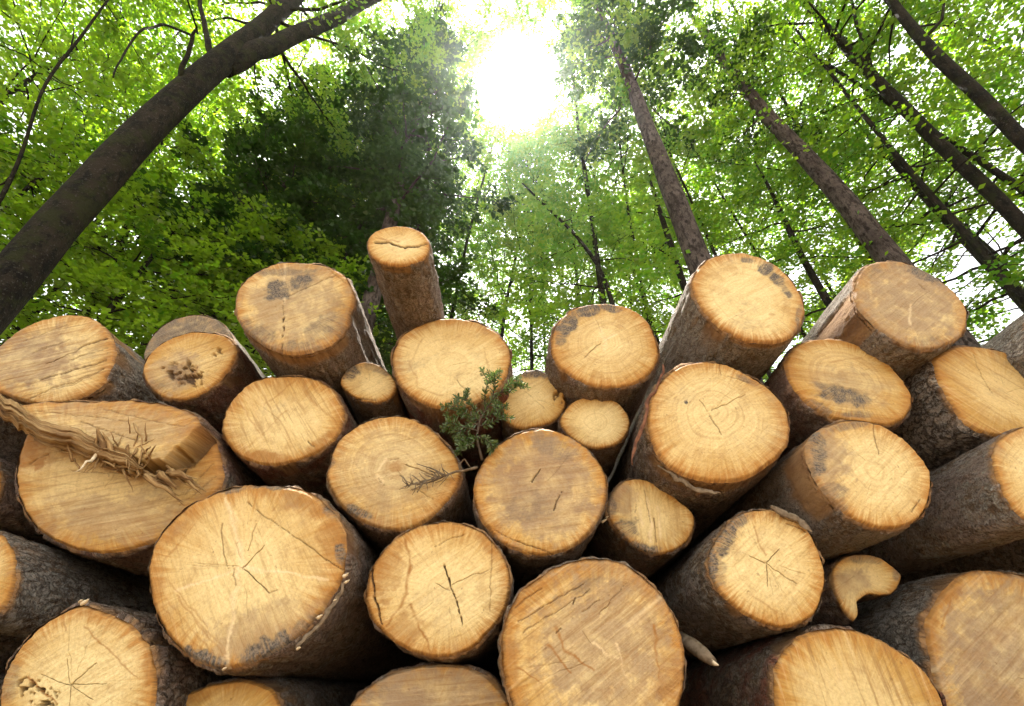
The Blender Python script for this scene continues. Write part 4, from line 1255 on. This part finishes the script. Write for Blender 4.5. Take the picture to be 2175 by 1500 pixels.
traced_tree('beech_tree', 'dark twiggy trunk in the brush left of the log with the dark smudge',
            [(185, 672, 30), (215, 615, 28), (245, 555, 24), (272, 475, 18), (300, 400, 10)], 9.0, 'beech', 11.0,
            [([(240, 565), (275, 540), (310, 480)], 7, 4, .5), ([(215, 615), (200, 560), (190, 500)], 6, 3, .4), ([(255, 530), (240, 480), (232, 440)], 6, 3, .5)],
            z0=5.5, z1=10.5, crown=2.2, limbs=16, mats=BE, seed=11, rng=111)
traced_tree('dead_branch_tree', 'gnarled bare dark stem at the upper left with forked twigs',
            [(-10, 455, 14), (30, 370, 12), (60, 300, 10), (80, 190, 9), (125, 135, 9), (185, 65, 8), (228, -5, 6)], 6.0, 'beech', 12.0,
            [([(125, 135), (150, 110), (158, 60)], 5, 2, .3), ([(30, 370), (10, 390), (-20, 400)], 5, 3, .3)], z0=11, z1=11.8, crown=1.5, limbs=4, mats=BE, seed=12, rng=112)

# trees standing deeper in the wood
DEEP = [  # azimuth (degrees right of ahead), distance, kind, crown from, top, crown radius, light
 (-21, 9.4, 'spruce', 7.0, 20, 2.7, .6), (-31, 9.6, 'spruce', 7.0, 21, 3.4, .5), (-42, 10.6, 'spruce', 8, 20, 3.3, .6), (-26, 12.5, 'beech', 8, 24, 4.2, .3), (-36, 12.5, 'beech', 7.5, 18, 4.0, .4), (-48, 11.5, 'beech', 5, 15, 3.6, .7), (-41, 9.4, 'beech', 4.8, 9.5, 2.8, .95), (-52, 9.6, 'beech', 4.0, 9.5, 3.0, .95), (-31, 10.0, 'beech', 6.0, 10, 2.4, .9), (-62, 10.0, 'beech', 3.5, 9.5, 3.0, .95),
 (-56, 12.2, 'beech', 3.6, 17, 4.0, .75), (-69, 12.0, 'beech', 3.0, 17, 4.0, .75), (-77, 10.5, 'beech', 3, 19, 4.2, .7), (-40, 14.5, 'beech', 6, 21, 4.2, .6),
 (-62, 12.5, 'beech', 4, 20, 4.4, .75), (-72, 15.5, 'beech', 3.5, 20, 4.6, .7), (-50, 15.5, 'beech', 6, 21, 4.4, .65), (-13, 15, 'beech', 9, 23, 4.2, .5),
 (-46, 11.5, 'beech', 11, 24, 5.2, .7), (-88, 7.4, 'beech', 8.5, 19, 5.0, .75), (-56, 13.5, 'beech', 9, 23, 5.0, .75), (-33, 8.4, 'beech', 14, 24, 4.6, .6), (-14, 9.5, 'beech', 14.5, 26, 4.8, .5), (15, 7.6, 'beech', 20, 31, 6.8, .6), (-15, 7.6, 'beech', 20, 31, 6.8, .6),
 (20, 8.6, 'beech', 13.5, 25, 4.6, .5), (36, 9.2, 'beech', 12, 24, 4.8, .5), (49, 12.0, 'beech', 11, 24, 5.2, .5),
 (3, 11.0, 'beech', 7.5, 21, 4.0, .4), (11, 10.0, 'beech', 7.0, 19, 3.8, .45), (-6, 12.0, 'beech', 8.5, 24, 4.4, .4), (5, 14.0, 'beech', 11, 29, 4.8, .4), (-3, 16.5, 'beech', 16, 33, 5.0, .4), (17, 13.5, 'beech', 8.5, 22, 4.2, .45),
 (26, 10.6, 'beech', 6.5, 20, 4.0, .5), (34, 13.0, 'beech', 7.0, 22, 4.4, .5), (42, 10.6, 'beech', 5.5, 19, 4.0, .5), (50, 12.4, 'beech', 5.5, 21, 4.4, .5),
 (57, 9.8, 'beech', 4.5, 18, 4.0, .5), (66, 11.2, 'beech', 4.0, 19, 4.4, .5), (72, 13.0, 'beech', 3.5, 19, 4.4, .5), (79, 12.5, 'beech', 3, 19, 4.4, .5), (30, 17.5, 'beech', 10.5, 25, 4.8, .5), (60, 15.5, 'beech', 6, 22, 4.8, .5), (45, 17, 'beech', 8, 24, 4.8, .5)]
for i, (az, dist, kind, z0, top, cr, light) in enumerate(DEEP):
    rs = np.random.default_rng(400 + i)
    a = math.radians(az)
    b = np.array([math.sin(a) * dist, math.cos(a) * dist, 0])
    ln = rs.normal(0, .03, 2)
    A = [b, b + (ln[0] * top * .5, ln[1] * top * .5, top * .5), b + (ln[0] * top * 1.3, ln[1] * top * 1.3, top)]
    r0 = rs.uniform(.05, .085) if kind == 'beech' else .10
    nm = 'spruce_tree' if kind == 'spruce' else 'beech_tree'
    if kind == 'spruce':
        lab = 'dark green spruce in the shadowy mass of branches left of the slim protruding log'
        grp = 'dark spruces left of the sun'
    elif az < -35:
        lab = 'yellow green leafy beech deep in the wood on the left, beyond the thick leaning trunk'
        grp = 'yellow green beeches on the left'
    elif az < -15:
        lab = 'leafy beech among the dark spruces on the left of the sun'
        grp = 'beeches among the spruces'
    elif az < 20:
        lab = 'leafy beech deep in the wood around and below the bright sun'
        grp = 'beeches below the sun'
    else:
        lab = 'mid green leafy beech deep in the wood on the right, beyond the slanting grey trunks'
        grp = 'mid green beeches on the right'
    build_tree(nm, lab, A, [r0, r0 * .75, .03], kind, rs, grp, z0, top - .4, cr, 60 if kind == 'spruce' else 70 if cr > 6 else 36,
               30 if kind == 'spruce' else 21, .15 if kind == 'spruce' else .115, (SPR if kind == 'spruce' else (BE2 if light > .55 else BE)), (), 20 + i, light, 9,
               18 if kind == 'spruce' else 17, 1.0, .35)


# ------------------------------------------------------------------ ground
def ground():
    r = np.concatenate([[0.3], np.geomspace(.6, 160, 60)])
    a = np.linspace(0, 2 * math.pi, 96, endpoint=False)
    X, Y = r[:, None] * np.cos(a), r[:, None] * np.sin(a) + 1.5
    Z = (fbm(X * .5, Y * .5, 3.) - .5) * .10 * sstep(3.5, 8, np.hypot(X, Y - 2)) + (fbm(X * 3, Y * 3, 5.) - .5) * .025 - .03
    V = np.vstack([[[0, 1.5, -.03]], np.stack([X, Y, Z], -1).reshape(-1, 3)])
    V[:, 2] += gz(V[:, 0], V[:, 1])
    g = lambda i: 1 + i * 96 + np.arange(96)
    q = np.vstack([np.stack([g(i), g(i + 1), np.roll(g(i + 1), -1), np.roll(g(i), -1)], 1) for i in range(len(r) - 1)])
    t = np.stack([np.zeros(96, int), g(0), np.roll(g(0), -1)], 1)
    o = link_mesh('ground', V, [q, t], M_GROUND)
    o['kind'] = 'structure'



def undergrowth():
    rs = np.random.default_rng(77)
    n = 2200
    a = np.radians(rs.uniform(-105, 105, n))
    r = rs.uniform(8.5, 20, n)
    x, y = np.sin(a) * r, np.cos(a) * r
    hgt = np.clip(fbm(x * .45, y * .45, 1.) * 5.2 - .8, .5, 3.6)
    c = np.stack([x, y, gz(x, y) + rs.random(n) * hgt], 1)
    d = rs.normal(0, 1, (n, 3)) * (1, 1, .35)
    d /= np.linalg.norm(d, axis=1)[:, None]
    V, lv = leaf_mesh(np.concatenate([c, d, rs.uniform(.5, 1.1, n)[:, None], rs.uniform(.2, .6, n)[:, None]], 1), rs, 26, .12, .5)
    o = link_mesh('undergrowth', V, quads(V), M_LEAF, None, False, dict(lv=lv))
    o['kind'] = 'stuff'
    o['label'] = 'leafy undergrowth on the slope behind the log pile'
    o['category'] = 'undergrowth'


ground()
undergrowth()

# ------------------------------------------------------------------ air
HAZE_DENSITY = .00042
if HAZE_DENSITY:
    z = 36.
    x, y0, y1 = 165., -165., 170.
    V = [(-x, y0, -1.2), (x, y0, -1.2), (x, y1, -1.2), (-x, y1, -1.2), (-x, y0, z), (x, y0, z), (x, y1, z), (-x, y1, z)]
    m = bpy.data.materials.new('haze_air')
    m.use_nodes = True
    nt = m.node_tree
    nt.nodes.clear()
    o_ = nt.nodes.new('ShaderNodeOutputMaterial')
    v_ = nt.nodes.new('ShaderNodeVolumePrincipled')
    v_.inputs['Color'].default_value = (.93, .95, .97, 1)
    v_.inputs['Density'].default_value = HAZE_DENSITY
    v_.inputs['Anisotropy'].default_value = .86
    nt.links.new(v_.outputs[0], o_.inputs['Volume'])
    hz = link_mesh('haze', V, [[(0, 3, 2, 1), (4, 5, 6, 7), (0, 1, 5, 4), (1, 2, 6, 5), (2, 3, 7, 6), (3, 0, 4, 7)]], m, smooth=False)
    hz['kind'] = 'stuff'

# ------------------------------------------------------------------ light
elev = math.asin(SUN_D[2])
azim = math.atan2(SUN_D[0], SUN_D[1])
w = bpy.data.worlds.new('World')
SC.world = w
w.use_nodes = True
nt = w.node_tree
nt.nodes.clear()
wo = nt.nodes.new('ShaderNodeOutputWorld')
bg = nt.nodes.new('ShaderNodeBackground')
sky = nt.nodes.new('ShaderNodeTexSky')
sky.sky_type = 'NISHITA'
sky.sun_disc = False
sky.sun_elevation = elev
sky.sun_rotation = azim
sky.air_density = 1.0
sky.dust_density = 2.0
# thin bright cloud over most of the blue
tc = nt.nodes.new('ShaderNodeTexCoord')
nz = nt.nodes.new('ShaderNodeTexNoise')
nz.inputs['Scale'].default_value = 2.6
nz.inputs['Detail'].default_value = 5
nt.links.new(tc.outputs['Generated'], nz.inputs['Vector'])
bw = nt.nodes.new('ShaderNodeRGBToBW')
nt.links.new(sky.outputs[0], bw.inputs[0])
cl = nt.nodes.new('ShaderNodeMix')
cl.data_type = 'RGBA'
cl.blend_type = 'MULTIPLY'
cl.inputs[0].default_value = 1
nt.links.new(bw.outputs[0], cl.inputs[6])
cl.inputs[7].default_value = (1.46, 1.45, 1.36, 1)
mr = nt.nodes.new('ShaderNodeMapRange')
nt.links.new(nz.outputs['Fac'], mr.inputs[0])
mr.inputs[1].default_value, mr.inputs[2].default_value, mr.inputs[3].default_value, mr.inputs[4].default_value = .3, .6, .7, 1.0
mx = nt.nodes.new('ShaderNodeMix')
mx.data_type = 'RGBA'
nt.links.new(mr.outputs[0], mx.inputs[0])
nt.links.new(sky.outputs[0], mx.inputs[6])
nt.links.new(cl.outputs[2], mx.inputs[7])
nt.links.new(mx.outputs[2], bg.inputs['Color'])
bg.inputs['Strength'].default_value = .15
nt.links.new(bg.outputs[0], wo.inputs['Surface'])

sl = bpy.data.lights.new('sun', 'SUN')
sl.energy = 5.0
sl.angle = math.radians(.5)
sl.color = (1.0, .95, .86)
so = bpy.data.objects.new('sun', sl)
COL.objects.link(so)
so.location = (0, 0, 40)
so.rotation_euler = Vector(SUN_D).to_track_quat('Z', 'Y').to_euler()

# ------------------------------------------------------------------ camera and render settings
cd = bpy.data.cameras.new('camera')
cd.sensor_width = 36
cd.lens = 36 * FPX / PW
cd.clip_start, cd.clip_end = .02, 1000
co = bpy.data.objects.new('camera', cd)
COL.objects.link(co)
co.location = CAM
co.rotation_euler = (math.pi / 2 + PITCH, 0, 0)
SC.camera = co
SC.view_settings.view_transform = 'Standard'
SC.view_settings.look = 'None'
SC.view_settings.gamma = 1
SC.view_settings.exposure = 2.1
cy = SC.cycles
cy.use_denoising = True
cy.use_adaptive_sampling = True
cy.adaptive_threshold = .02
cy.max_bounces = 7
cy.diffuse_bounces = 4
cy.transmission_bounces = 5
cy.glossy_bounces = 2
cy.volume_bounces = 0
cy.caustics_reflective = cy.caustics_refractive = False
